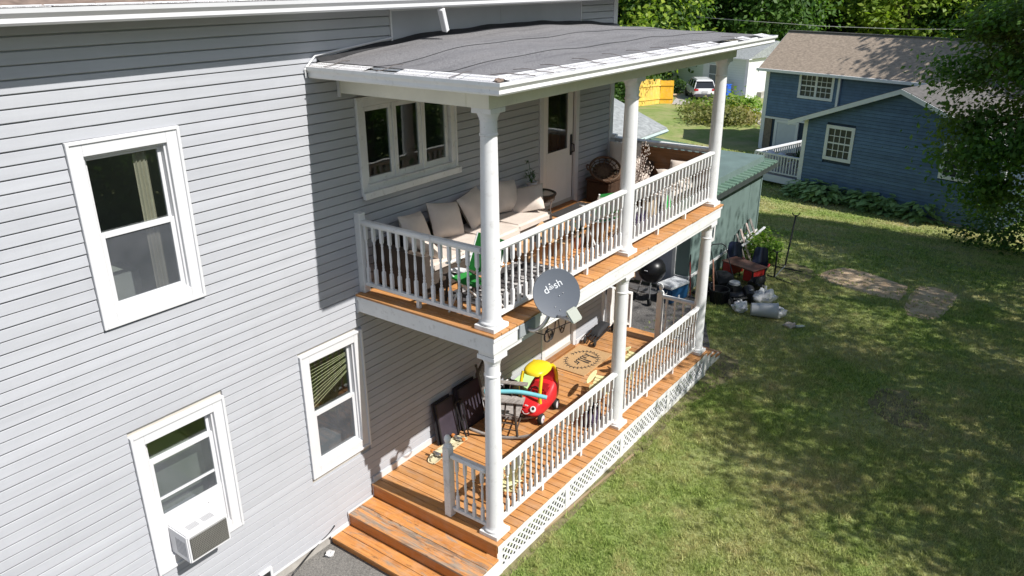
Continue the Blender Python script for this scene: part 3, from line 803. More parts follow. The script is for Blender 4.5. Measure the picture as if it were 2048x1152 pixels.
roofp = pp('porch_roof', sweep([(.03, 5.346), (.03, 5.44), (.002, 5.44), (.002, 5.346)], gpath), M_WHITE_OLD)
gut = obj('gutter', gsw, M_GUT, roofp, smooth=25)
def RZ(x, y, off=0):
    zf = 5.452+(y-EY)*.088; zn = 5.452+(x-EX0)*.100; zr = 5.452+(EX1-x)*.11
    k = 28; s = -math.log(math.exp(-k*zf+k*5.4)+math.exp(-k*zn+k*5.4)+math.exp(-k*zr+k*5.4))/k+5.4
    edge = min(1, max(0, (min(zf, zn, zr)-5.452)/.03))
    return s+off+edge*(.010*math.sin(2.3*x+1.1*y)+.006*math.sin(5.1*x-3*y)+.006*math.sin(1.3*x+9*y))+.02*(1-edge)
strips = [(EY+.055, -1.60, 0), (-1.66, -.86, .007), (-.92, -.025, .014)]
for a, c, off in strips:
    xa, xb = EX0+.055, EX1-.055
    fn = lambda s, t, dz=0: ((x := xa+(xb-xa)*s), (y := a+(c-a)*t+.005*math.sin(1.1*x+c*5)*(1-t)), RZ(x, y, off)+dz)
    b = B().grid(fn, 72, 14)
    ed = B().grid(lambda s, t: (lambda q: (q[0], q[1]-.0005, q[2]-.007*t))(fn(s, 0)), 72, 1)
    sh = obj('roofing_sheet', b, M_ROOFING, roofp, smooth=40); obj('seam_edge', ed, M_TAR, roofp)
ed2 = B()
for x in (EX0+.055, EX1-.055): ed2.grid(lambda s, t: (x, EY+.055+(-.08-EY)*s, RZ(x, EY+.055+(-.08-EY)*s)-.02*t), 20, 1)
obj('drip_edge', ed2, M_GUT, roofp)
# base flashing at the wall
obj('tar_flashing', B().grid(lambda s, t: (EX0+.05+(6.24-EX0)*s, -.028-.05*(1-t), RZ(EX0+.05+(6.24-EX0)*s, -.05, .016)+.045*t+.004*math.sin(s*60)*t), 60, 1), M_TAR, roofp)
obj('wall_trim', B().tube([(EX0-.12, -.04, 5.335), (EX0-.13, -.04, 5.42), (EX0+.02, -.04, RZ(EX0+.05, -.05)+.075), (.87, -.04, RZ(.87, -.05)+.085)], .012, 4), M_VINYL, roofp)
# perforated guards + clips
def guard(p0, p1, wdir, k):
    p0, p1, w = Vector(p0), Vector(p1), Vector(wdir)
    z0_, z1_ = 5.449, 5.480
    bb = B().add([p0+w+Vector((0, 0, z0_)), p1+w+Vector((0, 0, z0_)), p1-w*.62+Vector((0, 0, z1_)), p0-w*.62+Vector((0, 0, z1_))], [(0, 1, 2, 3)])
    obj('gutter_guard', bb, M_PERF, gut)
for k in range(6):
    if k == 2: continue
    y = -.05-k*.41; guard((EX0, y, 0), (EX0, y-.40, 0), (-.11, 0, 0), k)
for k in range(17):
    x = EX0+.05+k*.41
    if k in (12, 13, 15): continue
    guard((x, EY, 0), (x+.40, EY, 0), (0, -.11, 0), k)
M_CLIP = mat('weathered_clip', (.16, .14, .13), .7, .3, 20, .1, 40)
def clip(x, y, dx, dy):
    pts = catmull([(x-dx*.14, y-dy*.14, 5.466), (x-dx*.02, y-dy*.02, 5.475), (x+dx*.10, y+dy*.10, RZ(min(max(x+dx*.1, EX0), EX1), max(y+dy*.1, EY))+.03), (x+dx*.22, y+dy*.22+.01, RZ(min(max(x+dx*.22, EX0), EX1), max(y+dy*.22, EY))+.022)], 4)
    obj('gutter_clip', B().tube(pts, .008, 5, flat=.5), M_CLIP, roofp, smooth=50)
for y in (-.35, -1.1, -2.0): clip(EX0, y, 1, rnd.uniform(-.2, .2))
for x in (.0, .33, .75, 1.35, 2.0, 2.6, 3.2, 3.75, 4.4, 5.5): clip(x, EY, rnd.uniform(-.6, -.1), 1)
obj('debris', crumple((EX0-.05, EY-.05, 5.43), .045, 12, .6), mat('leaf_litter', (.20, .15, .12), .9, .4, 30, .4, 50), roofp)
# ================================================================== satellite dish
dc = Vector((.735, -2.43, 3.075)); nrm = Vector((-.66, -.64, .39)).normalized()
e2 = (Vector((0, 0, 1))-nrm*nrm.z).normalized(); e1 = e2.cross(nrm)
Md = Matrix((e1, e2, nrm)).transposed()
dish = thing('satellite_dish', 'round grey satellite dish with white lettering fixed to the upper deck edge', 'satellite dish', (.60, -2.16, 2.62))
def dp(name, b, m, **k):
    o = obj(name, b, m, dish, **k); o.location = (-.60, 2.16, -2.62); return o
def dl(x, y, z): return dc+e1*x+e2*y+nrm*z
RD = .262
b = B(); rr_ = [0, .05, .1, .15, .2, .235, .255, RD]
front = [(r, .32*r*r-.01) for r in rr_]; prof_ = front+[(RD+.004, .32*RD*RD-.02), (RD-.006, .32*RD*RD-.03)]+[(r, .32*r*r-.026) for r in rr_[::-1][1:]]
for (r, z) in prof_:
    for k in range(40):
        t = 2*math.pi*k/40; b.v.append(tuple(dl(r*math.cos(t), r*1.03*math.sin(t), z)))
m_ = len(prof_); b.f = [(i*40+k, i*40+(k+1) % 40, (i+1)*40+(k+1) % 40, (i+1)*40+k) for i in range(m_-1) for k in range(40)]
dp('reflector', b, mat('dish_grey', (.105, .118, .14), .42, .04, 2, .02, 40), smooth=50)
def text_mesh(s, size, M3, org, lift, depth=.0):
    cu = bpy.data.curves.new('lettering', 'FONT'); cu.body = s; cu.size = size; cu.extrude = depth; cu.align_x = 'CENTER'; cu.align_y = 'CENTER'
    cu.resolution_u = 4
    t = bpy.data.objects.new('lettering', cu); COL.objects.link(t); bpy.context.view_layer.update()
    me = bpy.data.meshes.new_from_object(t.evaluated_get(bpy.context.evaluated_depsgraph_get()))
    bpy.data.objects.remove(t); return me
def lettering(s, size, ang, cx, cy, fn, m, parent, off):
    me = text_mesh(s, size, None, None, 0)
    bm = bmesh.new(); bm.from_mesh(me)
    bmesh.ops.subdivide_edges(bm, edges=[e for e in bm.edges if e.calc_length() > size*.25], cuts=2)
    ca, sa = math.cos(ang), math.sin(ang)
    for v in bm.verts:
        x, y = v.co.x*ca-v.co.y*sa+cx, v.co.x*sa+v.co.y*ca+cy; v.co = fn(x, y)
    bmesh.ops.recalc_face_normals(bm, faces=bm.faces)
    bm.to_mesh(me); bm.free(); me.materials.clear(); me.materials.append(m)
    o = obj('lettering', me, None, parent); o.location = off; return o
M_LOGO = mat('logo_white', (.68, .70, .72), .5, .02, 3, 0)
onface = lambda x, y: dl(x, y, .32*(x*x+y*y/1.06)-.01+.0035)
lettering('d  sh', .118, R(27), -.035, .075, onface, M_LOGO, dish, (-.60, 2.16, -2.62))
wb_ = B(); c27, s27 = math.cos(R(27)), math.sin(R(27))
lx, ly = -.035-.021*c27, .075-.021*s27
for k, (rad, w) in enumerate(((0, 0), (.013, .005), (.024, .005), (.035, .005))):
    cx, cy = -.052, .108
    ax, ay = s27, -c27
    cx, cy = lx-s27*.042, ly+c27*.042
    if k == 0: ring_ = [(cx+.009*math.cos(t), cy+.009*math.sin(t)) for t in np.linspace(0, 6.28, 12, False)]; wb_.add([onface(*p) for p in ring_], [tuple(range(12))])
    else:
        a0 = math.atan2(ay, ax); ts = np.linspace(a0-.62, a0+.62, 9); r1, r2 = rad*1.35+.006, rad*1.35+.0125
        o_ = [onface(cx+r1*math.cos(t), cy+r1*math.sin(t)) for t in ts]+[onface(cx+r2*math.cos(t), cy+r2*math.sin(t)) for t in ts]
        wb_.add(o_, [(i, i+1, 9+i+1, 9+i) for i in range(8)])
dp('logo_waves', wb_, M_LOGO)
bolts = B()
for x, y in ((.03, -.03), (.075, -.0), (-.02, -.15), (.03, -.19)): bolts.ell(dl(x, y, .32*(x*x+y*y)-.008), (.007, .007, .007), 8, 5)
dp('bolt', bolts, M_STEEL, smooth=60)
tip = dl(.10, -.285, .36)
dp('feed_arm', B().beam(dl(.0, -.25, .0), dl(.09, -.30, .30), .028, .03), M_STEEL, bevel=.003)
M_LNB = mat('lnb_grey', (.44, .46, .40), .45, .06, 3, .03, 40)
lc = dl(.115, -.245, .30)
lb = B(); 
for sx, sy, sz in [(a, c_, d_) for d_ in (-1, 1) for a, c_ in ((-1, -1), (1, -1), (1, 1), (-1, 1))]:
    ca, sa = math.cos(R(28)), math.sin(R(28)); hx, hy = .062*sx, .078*sy
    lb.v.append(tuple(lc+e1*(hx*ca-hy*sa)+e2*(hx*sa+hy*ca)+nrm*.03*sz))
lb.f = [(0, 3, 2, 1), (4, 5, 6, 7), (0, 1, 5, 4), (1, 2, 6, 5), (2, 3, 7, 6), (3, 0, 4, 7)]
lnb = dp('receiver', lb, M_LNB, bevel=.012, seg=2)
M3 = Matrix((e1, e2, nrm)).transposed()
dp('receiver_horn', B().lathe([(.028, 0), (.034, .05), (.034, .06)], 14, lc+e2*.03-nrm*.08, M3), M_LNB, smooth=40)
dp('mount_plate', BX(.45, .75, -2.145, -2.125, 2.56, 2.71), mat('mount_grey', (.30, .32, .33), .5, .05, 3, 0), bevel=.003)
dp('mast', B().tube(catmull([(.60, -2.145, 2.62), (.60, -2.25, 2.63), (.63, -2.36, 2.75), dl(0, -.06, -.05)], 5), .022, 10), M_STEEL, smooth=50)
dp('bracket', B().obox(dl(0, -.05, -.11), (.12, .10, .08), (0, 0, R(40))), M_BLACK, bevel=.006)
lp = [lc+Vector((-.03, 0, -.06))]
for k in range(22):
    t = k*.62; lp.append(Vector((.80+.085*math.cos(t+2.2), -2.30+.001*k, 2.50+.075*math.sin(t+2.2))))
lp.append(Vector((.62, -2.15, 2.60)))
dp('cable', B().tube(catmull(lp, 3), .006, 6), M_BLACK, smooth=60)
# ================================================================== upper deck furniture
def colmat(name, c, rough=.5, **k): return mat(name, c, rough, **k)
# sofa: straight wicker base along the wall, seat cushions are its parts
sofa = thing('wicker_sofa', 'long dark wicker sofa with beige seat cushions along the upper wall', 'sofa', (1.7, -.5, ZU))
def sp_(n, b, m, **k):
    o = obj(n, b, m, sofa, **k); o.location.x += -1.7; o.location.y += .5; return o
SX0, SX1 = .34, 3.18
sp_('base', BX(SX0, 2.28, -.86, -.06, .05, .30).box(2.285, SX1, -.80, -.06, .05, .30), M_WICKER, bevel=.012)
sp_('back', BX(SX0, SX1, -.14, -.05, .302, .60), M_WICKER, bevel=.02)
sp_('arm', BX(SX0-.02, SX0+.10, -.87, -.05, .06, .56), M_WICKER, bevel=.02)
for x in (SX0+.05, 1.2, 2.2, SX1-.06):
    for y in (-.82 if x < 2.25 else -.75, -.1): sp_('leg', BX(x-.025, x+.025, y-.025, y+.025, 0, .052), M_BLACK)
for k, (a, c, y0) in enumerate(((SX0+.11, .98, -.89), (.985, 1.63, -.89), (1.635, 2.27, -.88), (2.29, 3.16, -.82))):
    sp_('seat_cushion', BX(a, c-.008, y0, -.14, .305, .425), M_CUSH, bevel=.03, seg=3, smooth=50)
def throw(name, w, h, t, loc, rot, label, cat='cushion', group=None, seed=0, m=None, puff=.8):
    o = obj(name, pillow(w, h, t, puff, 14, seed), m or M_CUSH, None, loc, rot, smooth=70); return tag(o, label, cat, group)
throw('back_cushion', .50, .46, .19, (.84, -.27, ZU+.62), (R(64), R(6), R(8)), 'beige back cushion at the arm end of the upper wicker sofa', seed=1)
throw('back_cushion', .54, .48, .20, (1.40, -.29, ZU+.63), (R(62), R(9), R(-9)), 'beige back cushion second from the wicker sofa arm', seed=2)
throw('back_cushion', .54, .48, .20, (2.02, -.27, ZU+.64), (R(64), R(-8), R(9)), 'beige back cushion in the middle of the upper wicker sofa', seed=3)
throw('back_cushion', .50, .46, .19, (2.76, -.25, ZU+.64), (R(68), R(7), R(-8)), 'beige back cushion at the end of the sofa near the potted plant', seed=4)
throw('throw_pillow', .50, .46, .17, (3.00, -.46, ZU+.58), (R(38), R(-14), R(-62)), 'loose beige pillow half in sun beside the glass side table', seed=5)
throw('throw_pillow', .50, .42, .14, (.58, -.66, ZU+.56), (R(15), R(40), R(12)), 'beige pillow lying against the near arm of the wicker sofa', seed=6)
# ---- round glass side table with pot
st = thing('side_table', 'small round glass topped side table with curved wire legs by the door', 'side table', (3.62, -.26, ZU))
obj('rim', B().tube([(.24*math.cos(t), .24*math.sin(t), .50) for t in np.linspace(0, 2*math.pi, 28, False)], .022, 8, True), M_WICKER, st, smooth=60)
b = B().lathe([(.235, .494), (.235, .502)], 28); obj('glass_top', b, mat('tan_glass', (.42, .36, .28), .08, .05, 3, 0, coat=.5), st)
obj('apron', B().lathe([(.235, .41), (.24, .48), (.225, .48), (.22, .41)], 28), M_WICKER, st, smooth=40)
for k in range(4):
    t = k*math.pi/2+.6; c_, s_ = math.cos(t), math.sin(t)
    obj('leg', B().tube(catmull([(c_*.22, s_*.22, .49), (c_*.17, s_*.17, .30), (c_*.19, s_*.19, .12), (c_*.25, s_*.25, .01)], 4), .009, 6), M_STEEL, st, smooth=50)
pot = thing('potted_plant', 'small white ceramic pot with a thin trailing plant on the glass table', 'potted plant', (3.50, -.20, ZU+.512))
obj('saucer', B().lathe([(.06, 0), (.085, .012), (.085, .02), (.06, .018)], 18), M_VINYL, pot, smooth=40)
obj('pot', B().lathe([(.055, .02), (.078, .10), (.085, .165), (.088, .17), (.088, .185), (.078, .185), (.074, .15)], 20), M_VINYL, pot, smooth=40)
obj('soil', B().lathe([(.07, .15), (.074, .163)], 14), M_DIRT, pot)
M_LEAF1 = mat('house_leaf', (.045, .10, .025), .5, .3, 20, 0)
rr = random.Random(3); stm = B(); lf = B()
def leaf(b, p, d, ln, wd, up=Vector((0, 0, 1))):
    d = Vector(d).normalized(); s = d.cross(up); s = s.normalized() if s.length > .01 else Vector((1, 0, 0)); p = Vector(p); n_ = s.cross(d)
    b.add([p, p+d*ln*.45+s*wd/2+n_*ln*.06, p+d*ln, p+d*ln*.45-s*wd/2+n_*ln*.06], [(0, 1, 2, 3)])
for k in range(7):
    t = rr.uniform(0, 6.3); hgt = (.34 if k == 0 else rr.uniform(.05, .2)); 
    pts = catmull([(0, 0, .16), (.03*math.cos(t), .03*math.sin(t), .16+hgt*.5), (.07*math.cos(t), .07*math.sin(t), .16+hgt), (.11*math.cos(t), .11*math.sin(t), .13+hgt*.9)], 4)
    stm.tube(pts, .004, 5)
    for p in pts[3::2]: leaf(lf, p, (rr.uniform(-1, 1), rr.uniform(-1, 1), rr.uniform(-.2, .8)), rr.uniform(.04, .08), .03)
for k in range(14):
    p = Vector((.10+rr.uniform(-.03, .12), -.05+rr.uniform(-.06, .06), .0+rr.uniform(.0, .05))); leaf(lf, p, (rr.uniform(-1, 1), rr.uniform(-1, 1), .2), .06, .04)
obj('stem', stm, M_LEAF1, pot, smooth=60); struct(obj('foliage', lf, M_LEAF1, pot), 'stuff')
# ---- door mat, wicker chest and basket tray, far chair
tag(obj('door_mat', BX(4.12, 5.08, -.62, -.10, ZU+.003, ZU+.016), mat('dark_mat', (.035, .033, .032), .95, .3, 40, .5, 90), bevel=.004), 'dark ribbed doormat in front of the upper door', 'doormat')
ch = thing('wicker_chest', 'dark brown wicker trunk standing against the wall past the upper door', 'basket', (5.50, -.36, ZU))
obj('body', BX(-.28, .30, -.22, .22, 0, .36), M_WICKER2, ch, bevel=.02); obj('lid', BX(-.30, .32, -.24, .24, .362, .41), M_WICKER2, ch, bevel=.02)
tray = thing('wicker_tray', 'round open weave wicker basket tipped up on the brown trunk', 'basket', (5.36, -.42, ZU+.57))
M_VINE = mat('dark_vine', (.075, .042, .022), .7, .35, 25, .3, 60)
tr = B(); rim = [(.27*math.cos(t), .22*math.sin(t)) for t in np.linspace(0, 6.2832, 30, False)]
Mt = Euler((R(52), 0, R(-38))).to_matrix()
tr.tube([Mt@Vector((x, y, .0)) for x, y in rim], .022, 7, True)
for k in range(5):
    s_ = .85-.17*k; tr.tube([Mt@Vector((x*s_, y*s_, -.07-.014*k)) for x, y in rim], .008, 5, True)
for k in range(14):
    t = 2*math.pi*k/14; tr.tube([Mt@Vector((.27*math.cos(t), .22*math.sin(t), 0)), Mt@Vector((.22*math.cos(t), .18*math.sin(t), -.06)), Mt@Vector((0, 0, -.14))], .008, 5)
tr.tube([Mt@Vector(p) for p in catmull([(-.27, 0, 0), (-.34, .0, .05), (-.33, .07, .06), (-.26, .08, 0)], 4)], .014, 6)
obj('weave', tr, M_VINE, tray, smooth=60)
obj('base_plate', B().add([Mt@Vector((x*.72, y*.72, -.10)) for x, y in rim], [tuple(range(30))]), M_VINE, tray)
ac_ = thing('wicker_armchair', 'dark wicker armchair with a beige seat at the far end of the upper deck', 'armchair', (5.92, -.55, ZU))
obj('base', BX(-.22, .26, -.36, .30, .04, .30), M_WICKER, ac_, bevel=.015); obj('back', BX(.16, .27, -.36, .30, .302, .62), M_WICKER, ac_, bevel=.02)
obj('arm', BX(-.22, .158, .24, .31, .302, .50), M_WICKER, ac_, bevel=.015)
obj('seat_cushion', BX(-.24, .155, -.36, .238, .305, .42), M_CUSH, ac_, bevel=.03, seg=3, smooth=50)
for x in (-.19, .23):
    for y in (-.33, .27): obj('leg', BX(x-.02, x+.02, y-.02, y+.02, 0, .042), M_BLACK, ac_)
throw('back_cushion', .56, .50, .20, (5.97, -.46, ZU+.68), (R(70), 0, R(-66)), 'large beige cushion on the far wicker armchair beside the plywood panel', seed=8)
# far right bench with cushions by the railing
bn = thing('wicker_loveseat', 'low wicker loveseat piled with bags behind the far upper railing', 'sofa', (5.55, -1.45, ZU))
obj('base', BX(-.75, .60, -.30, .30, .04, .30), M_WICKER, bn, bevel=.015)
obj('seat_cushion', BX(-.74, -.10, -.30, .30, .305, .42), M_CUSH, bn, bevel=.03, seg=3, smooth=50); obj('seat_cushion', BX(-.09, .44, -.30, .30, .305, .42), M_CUSH, bn, bevel=.03, seg=3, smooth=50)
throw('throw_pillow', .40, .36, .15, (5.98, -1.50, ZU+.56), (R(58), 0, R(-80)), 'pale beige pillow standing up at the end of the wicker loveseat', seed=10)
throw('throw_pillow', .46, .42, .18, (5.55, -1.55, ZU+.52), (R(20), R(15), R(-40)), 'beige pillow lying on the wicker loveseat behind the far railing', seed=11)
# bags by the railing
def m_stripe(name, c1, c2, sx, ax='X'):
    b = NB(name); w = b.n('TexWave', wave_type='BANDS', bands_direction=ax); w.inputs['Scale'].default_value = sx; w.inputs['Distortion'].default_value = 0
    b.link(b.n('TexCoord').outputs['Object'], w.inputs['Vector'])
    b.bsdf(b.mix(b.ramp(w.outputs[1], [(.45, 0.), (.5, 1.)]), c1, c2), .6); return b.m
M_GSTR = m_stripe('green_white_print', (.03, .33, .07), (.62, .62, .60), 2.6)
def tote(name, loc, w, h, d, m, label, rz=0, lean=0):
    t = thing(name, label, 'bag', loc, rz)
    b = B()
    def f(a, q):
        tt = 2*math.pi*a; ex = .35; c_, s_ = math.cos(tt), math.sin(tt)
        k = .85+.15*math.sin(q*2.2)
        return (w/2*abs(c_)**ex*(1 if c_ > 0 else -1)*k, d/2*abs(s_)**ex*(1 if s_ > 0 else -1)*k*(1-.35*q)+lean*q, h*q)
    b.grid(f, 24, 6, True); b.add([f(k/24, 0) for k in range(24)], [tuple(range(24))])
    obj('body', b, m, t, smooth=50)
    for s_ in (-1, 1): obj('handle', B().tube(catmull([(-w*.22, s_*d*.2+lean, h*.97), (-w*.15, s_*d*.24+lean, h*1.22), (w*.15, s_*d*.24+lean, h*1.22), (w*.22, s_*d*.2+lean, h*.97)], 5), .010, 5), M_WHITE, t, smooth=60)
    return t
tote('tote_bag', (5.02, -1.72, ZU), .34, .42, .16, M_GSTR, 'green and white striped tote bag behind the far upper railing', .1)
tote('tote_bag', (3.95, -1.74, ZU), .42, .36, .20, mat('purple_fabric', (.045, .03, .075), .8, .2, 9, .2, 40), 'dark purple bag just past the middle upper column', -.1)
tote('paper_bag', (4.42, -1.72, ZU), .36, .46, .20, mat('tan_paper', (.40, .31, .21), .8, .1, 6, .2, 20), 'tan paper bag beside the purple bag on the upper deck', .15)
# dried plant in a basket planter
dpn = thing('dried_plant', 'tall dried branches with white buds in a brown basket before the plywood', 'plant', (5.20, -1.12, ZU))
obj('basket', B().lathe([(.13, 0), (.17, .12), (.19, .30), (.20, .32), (.17, .31)], 18), M_WICKER2, dpn, smooth=40)
stb = B(); bud = B(); rr = random.Random(11)
for k in range(30):
    t = rr.uniform(0, 6.3); sp = rr.uniform(.02, .27); h = rr.uniform(.45, 1.02)*(1 if sp < .2 else .8)
    pts = catmull([(.04*math.cos(t), .04*math.sin(t), .28), (.5*sp*math.cos(t), .5*sp*math.sin(t), .28+h*.4), (sp*math.cos(t+.2), sp*math.sin(t+.2), .18+h)], 5)
    stb.tube(pts, .0035, 4)
    for p in pts[3:]:
        for _ in range(3): bud.ell(p+Vector((rr.gauss(0, .014), rr.gauss(0, .014), rr.gauss(0, .02))), (.009, .009, .012), 5, 3)
obj('branch', stb, mat('dry_stem', (.10, .045, .028), .8, .3, 20, 0), dpn, smooth=60); struct(obj('bud', bud, mat('pale_bud', (.62, .54, .48), .8, .2, 30, 0), dpn), 'stuff')
# cardboard boxes, folding green chairs, small table, pot plant by the rail
def carton(loc, s, rz, label, flaps=True):
    t = thing('cardboard_box', label, 'box', loc, rz); w, d, h = s
    b = B(); b.box(-w/2, w/2, -d/2, -d/2+.006, 0, h).box(-w/2, w/2, d/2-.006, d/2, 0, h).box(-w/2, -w/2+.006, -d/2+.006, d/2-.006, 0, h).box(w/2-.006, w/2, -d/2+.006, d/2-.006, 0, h).box(-w/2, w/2, -d/2, d/2, -.0, .006)
    obj('body', b, M_CARD, t)
    if flaps:
        for a, (p, q, o) in enumerate((((-w/2, -d/2), (w/2, -d/2), (0, -1)), ((w/2, d/2), (-w/2, d/2), (0, 1)), ((-w/2, d/2), (-w/2, -d/2), (-1, 0)))):
            e = .75*d/2; dz = rnd.uniform(-.04, .12)
            obj('flap', B().add([(p[0], p[1], h), (q[0], q[1], h), (q[0]+o[0]*e, q[1]+o[1]*e, h+dz), (p[0]+o[0]*e, p[1]+o[1]*e, h+dz)], [(0, 1, 2, 3)]), M_CARD, t)
    return t
carton((2.75, -1.18, ZU), (.42, .36, .24), .3, 'open cardboard box in the middle of the upper deck')
carton((2.28, -1.02, ZU), (.36, .30, .16), -.2, 'low cardboard box beside the seat front of the wicker sofa')
carton((3.42, -1.42, ZU), (.36, .28, .34), .5, 'taller closed cardboard box near the middle upper column', False)
M_ALU = mat('white_tube', (.70, .70, .69), .35, .04, 4, 0)
def folding_chair(loc, rz, label, m):
    t = thing('folding_chair', label, 'chair', loc, rz)
    for s_ in (-1, 1):
        y = .24*s_
        obj('leg', B().tube([(.24, y, .01), (-.06, y, .44), (-.24, y*.98, .86)], .012, 8), M_ALU, t, smooth=40)
        obj('leg', B().tube([(-.26, y*.92, .01), (.20, y*.92, .46)], .012, 8), M_ALU, t, smooth=40)
        obj('armrest', B().beam((-.14, y*1.06, .62), (.24, y*1.06, .60), .045, .02), M_ALU, t, bevel=.006)
    obj('seat', B().grid(lambda a, b: (-.08+.30*a, -.23+.46*b, .43-.03*math.sin(math.pi*b)+.01*a), 6, 6), m, t, smooth=60)
    obj('backrest', B().grid(lambda a, b: (-.065-.17*a, -.235+.47*b, .46+.40*a-.0*b), 6, 6), m, t, smooth=60)
    return t
folding_chair((.40, -1.60, ZU), R(172), 'green webbed folding chair right behind the near upper column', M_GREENFAB)
folding_chair((3.22, -1.62, ZU+.0), R(60), 'green and white folding chair before the middle upper column', M_GSTR)
tb = thing('small_table', 'small dark wooden stool table holding a white plate near the sofa', 'table', (.58, -1.18, ZU))
obj('top', BX(-.14, .14, -.14, .14, .32, .345), M_DKWOOD, tb, bevel=.006)
for x in (-.11, .11):
    for y in (-.11, .11): obj('leg', B().tube([(x*1.1, y*1.1, 0), (x*.9, y*.9, .32)], [.014, .018], 6), M_DKWOOD, tb, smooth=40)
tag(obj('plate', B().lathe([(.05, 0), (.11, .022), (.115, .026), (.105, .022), (.045, .006)], 18), M_VINYL, None, (.58, -1.18, ZU+.346), (0, R(5), 0), smooth=40), 'white plate lying on the small wooden table by the sofa', 'plate')
def m_rug():
    b = NB('patterned_rug'); v = b.n('TexVoronoi'); v.inputs['Scale'].default_value = 9; b.link(b.pos((1, 1, 0)), v.inputs['Vector'])
    c = b.mix(b.ramp(v.outputs['Distance'], [(.28, 0.), (.36, 1.)]), (.42, .40, .39), (.07, .065, .065)); b.bsdf(c, .95, 0, b.bump(b.noise(b.pos(), 200, 2), .5, .004), .1); return b.m
tag(obj('outdoor_rug', BX(.55, 2.15, -1.86, -.95, ZU+.003, ZU+.012), m_rug()), 'grey and white patterned rug on the upper deck before the sofa', 'rug')
rp = thing('rail_plant', 'leafy green potted plant by the middle upper column', 'potted plant', (3.02, -1.30, ZU))
obj('pot', B().lathe([(.07, 0), (.10, .17), (.108, .18), (.09, .17)], 16), mat('terracotta', (.33, .13, .07), .8, .15, 6, .1, 40), rp, smooth=40)
lf = B(); rr = random.Random(5)
for k in range(46):
    t = rr.uniform(0, 6.3); leaf(lf, (.03*math.cos(t), .03*math.sin(t), .17+rr.uniform(0, .12)), (math.cos(t), math.sin(t), rr.uniform(.1, 1.4)), rr.uniform(.10, .22), .04)
struct(obj('foliage', lf, M_LEAF1, rp), 'stuff')
# ================================================================== lower deck
# hello mat
def m_coir():
    b = NB('coir_mat'); p = b.pos(); n_ = b.noise(p, 150, 3, .7)
    b.bsdf(b.mix(b.ramp(n_, [(.3, 0.), (.7, 1.)]), (.30, .17, .075), (.58, .39, .21)), .95, 0, b.bump(n_, .7, .006), .1); return b.m
matt = thing('doormat', 'tan coir doormat with a dark hello and leafy wreath', 'doormat', (4.72, -.46, .003))
obj('pile', BX(-.50, .50, -.345, .345, 0, .016), m_coir(), matt, bevel=.004)
M_INK = mat('mat_ink', (.035, .03, .026), .95, .2, 30, .3, 90)
wr = B(); Zm = .018
def mp(x, y): return Vector((x, y, Zm))
el = lambda t, k=1: mp(.345*k*math.cos(t), .265*k*math.sin(t))
wr.tube([el(t) for t in np.linspace(R(100), R(440), 50)], .006, 5, flat=.4)
for k in range(25):
    t = R(104+k*13.6); p = el(t); tg = (el(t+.01)-p).normalized(); nn_ = Vector((tg.y, -tg.x, 0))
    for s_ in (-1, 1):
        d_ = (tg*.8+nn_*s_).normalized(); q = Vector((-d_.y, d_.x, 0)); ln = .062
        wr.add([p, p+d_*ln*.45+q*.011, p+d_*ln, p+d_*ln*.45-q*.011], [(0, 1, 2, 3)])
obj('wreath', wr, M_INK, matt)
# script word, read from the door side
H_ = [(-.23, -.06), (-.20, .0), (-.165, .13), (-.18, .155), (-.195, .12), (-.195, -.06), (-.19, .0), (-.165, .025), (-.15, -.0), (-.145, -.05), (-.12, -.055), (-.085, -.02), (-.065, .02), (-.085, .03), (-.10, -.005), (-.095, -.05), (-.06, -.06), (-.03, -.01), (.0, .11), (-.005, .15), (-.025, .12), (-.02, -.04), (.005, -.06), (.035, .0), (.06, .11), (.055, .15), (.035, .12), (.04, -.04), (.065, -.06), (.10, -.03), (.115, .01), (.14, .025), (.155, -.0), (.145, -.045), (.12, -.055), (.108, -.03), (.12, .01), (.16, .015), (.20, .03)]
hw = B(); rotm = R(180)
pts = catmull([mp(x*1.02*math.cos(rotm)-y*1.05*math.sin(rotm), x*1.02*math.sin(rotm)+y*1.05*math.cos(rotm)) for x, y in H_], 4)
hw.tube(pts, .0095, 5, flat=.35); hw.v = [(x*1.05, y*1.1, z) for x, y, z in hw.v]
obj('lettering', hw, M_INK, matt)
# rocking chair (local +x is forward)
rk = thing('rocking_chair', 'weathered grey wooden rocking chair with a turquoise noodle across it', 'rocking chair', (2.12, -.68, 0), R(-65))
def arc(x): return .012+.11*(x*x)/.25
for s_ in (-1, 1):
    y = .27*s_
    obj('rocker', B().tube([(x, y, arc(x)+.012) for x in np.linspace(-.48, .46, 12)], [.016]+[.024]*10+[.018], 6), M_WEATHER, rk, smooth=50)
    obj('leg', B().tube([(.24, y, arc(.24)+.02), (.20, y, .42), (.20, y, .62)], .020, 8), M_DKWOOD, rk, smooth=40)
    obj('back_post', B().tube([(-.20, y*.92, arc(.2)+.02), (-.22, y*.9, .42), (-.36, y*.88, 1.12)], [.02, .022, .017], 8).ell((-.366, y*.88, 1.15), (.022, .022, .028), 8, 6).tube([(-.345, y*.88, 1.04), (-.349, y*.88, 1.06)], .026, 8), M_DKWOOD, rk, smooth=40)
    obj('armrest', B().prism([(.30, y-.055, .63), (.30, y+.055, .63), (.10, y+.05, .63), (-.27, y+.03, .635), (-.27, y-.03, .635), (.10, y-.05, .63)], (0, 0, .022)), M_WEATHER, rk, bevel=.006)
    obj('arm_post', B().tube([(.05, y, .41), (.07, y, .63)], .012, 6), M_DKWOOD, rk, smooth=40)
    for z_ in (.16, .26): obj('stretcher', B().tube([(.235, y, z_), (-.20, y*.93, z_+.01)], .010, 6), M_DKWOOD, rk, smooth=40)
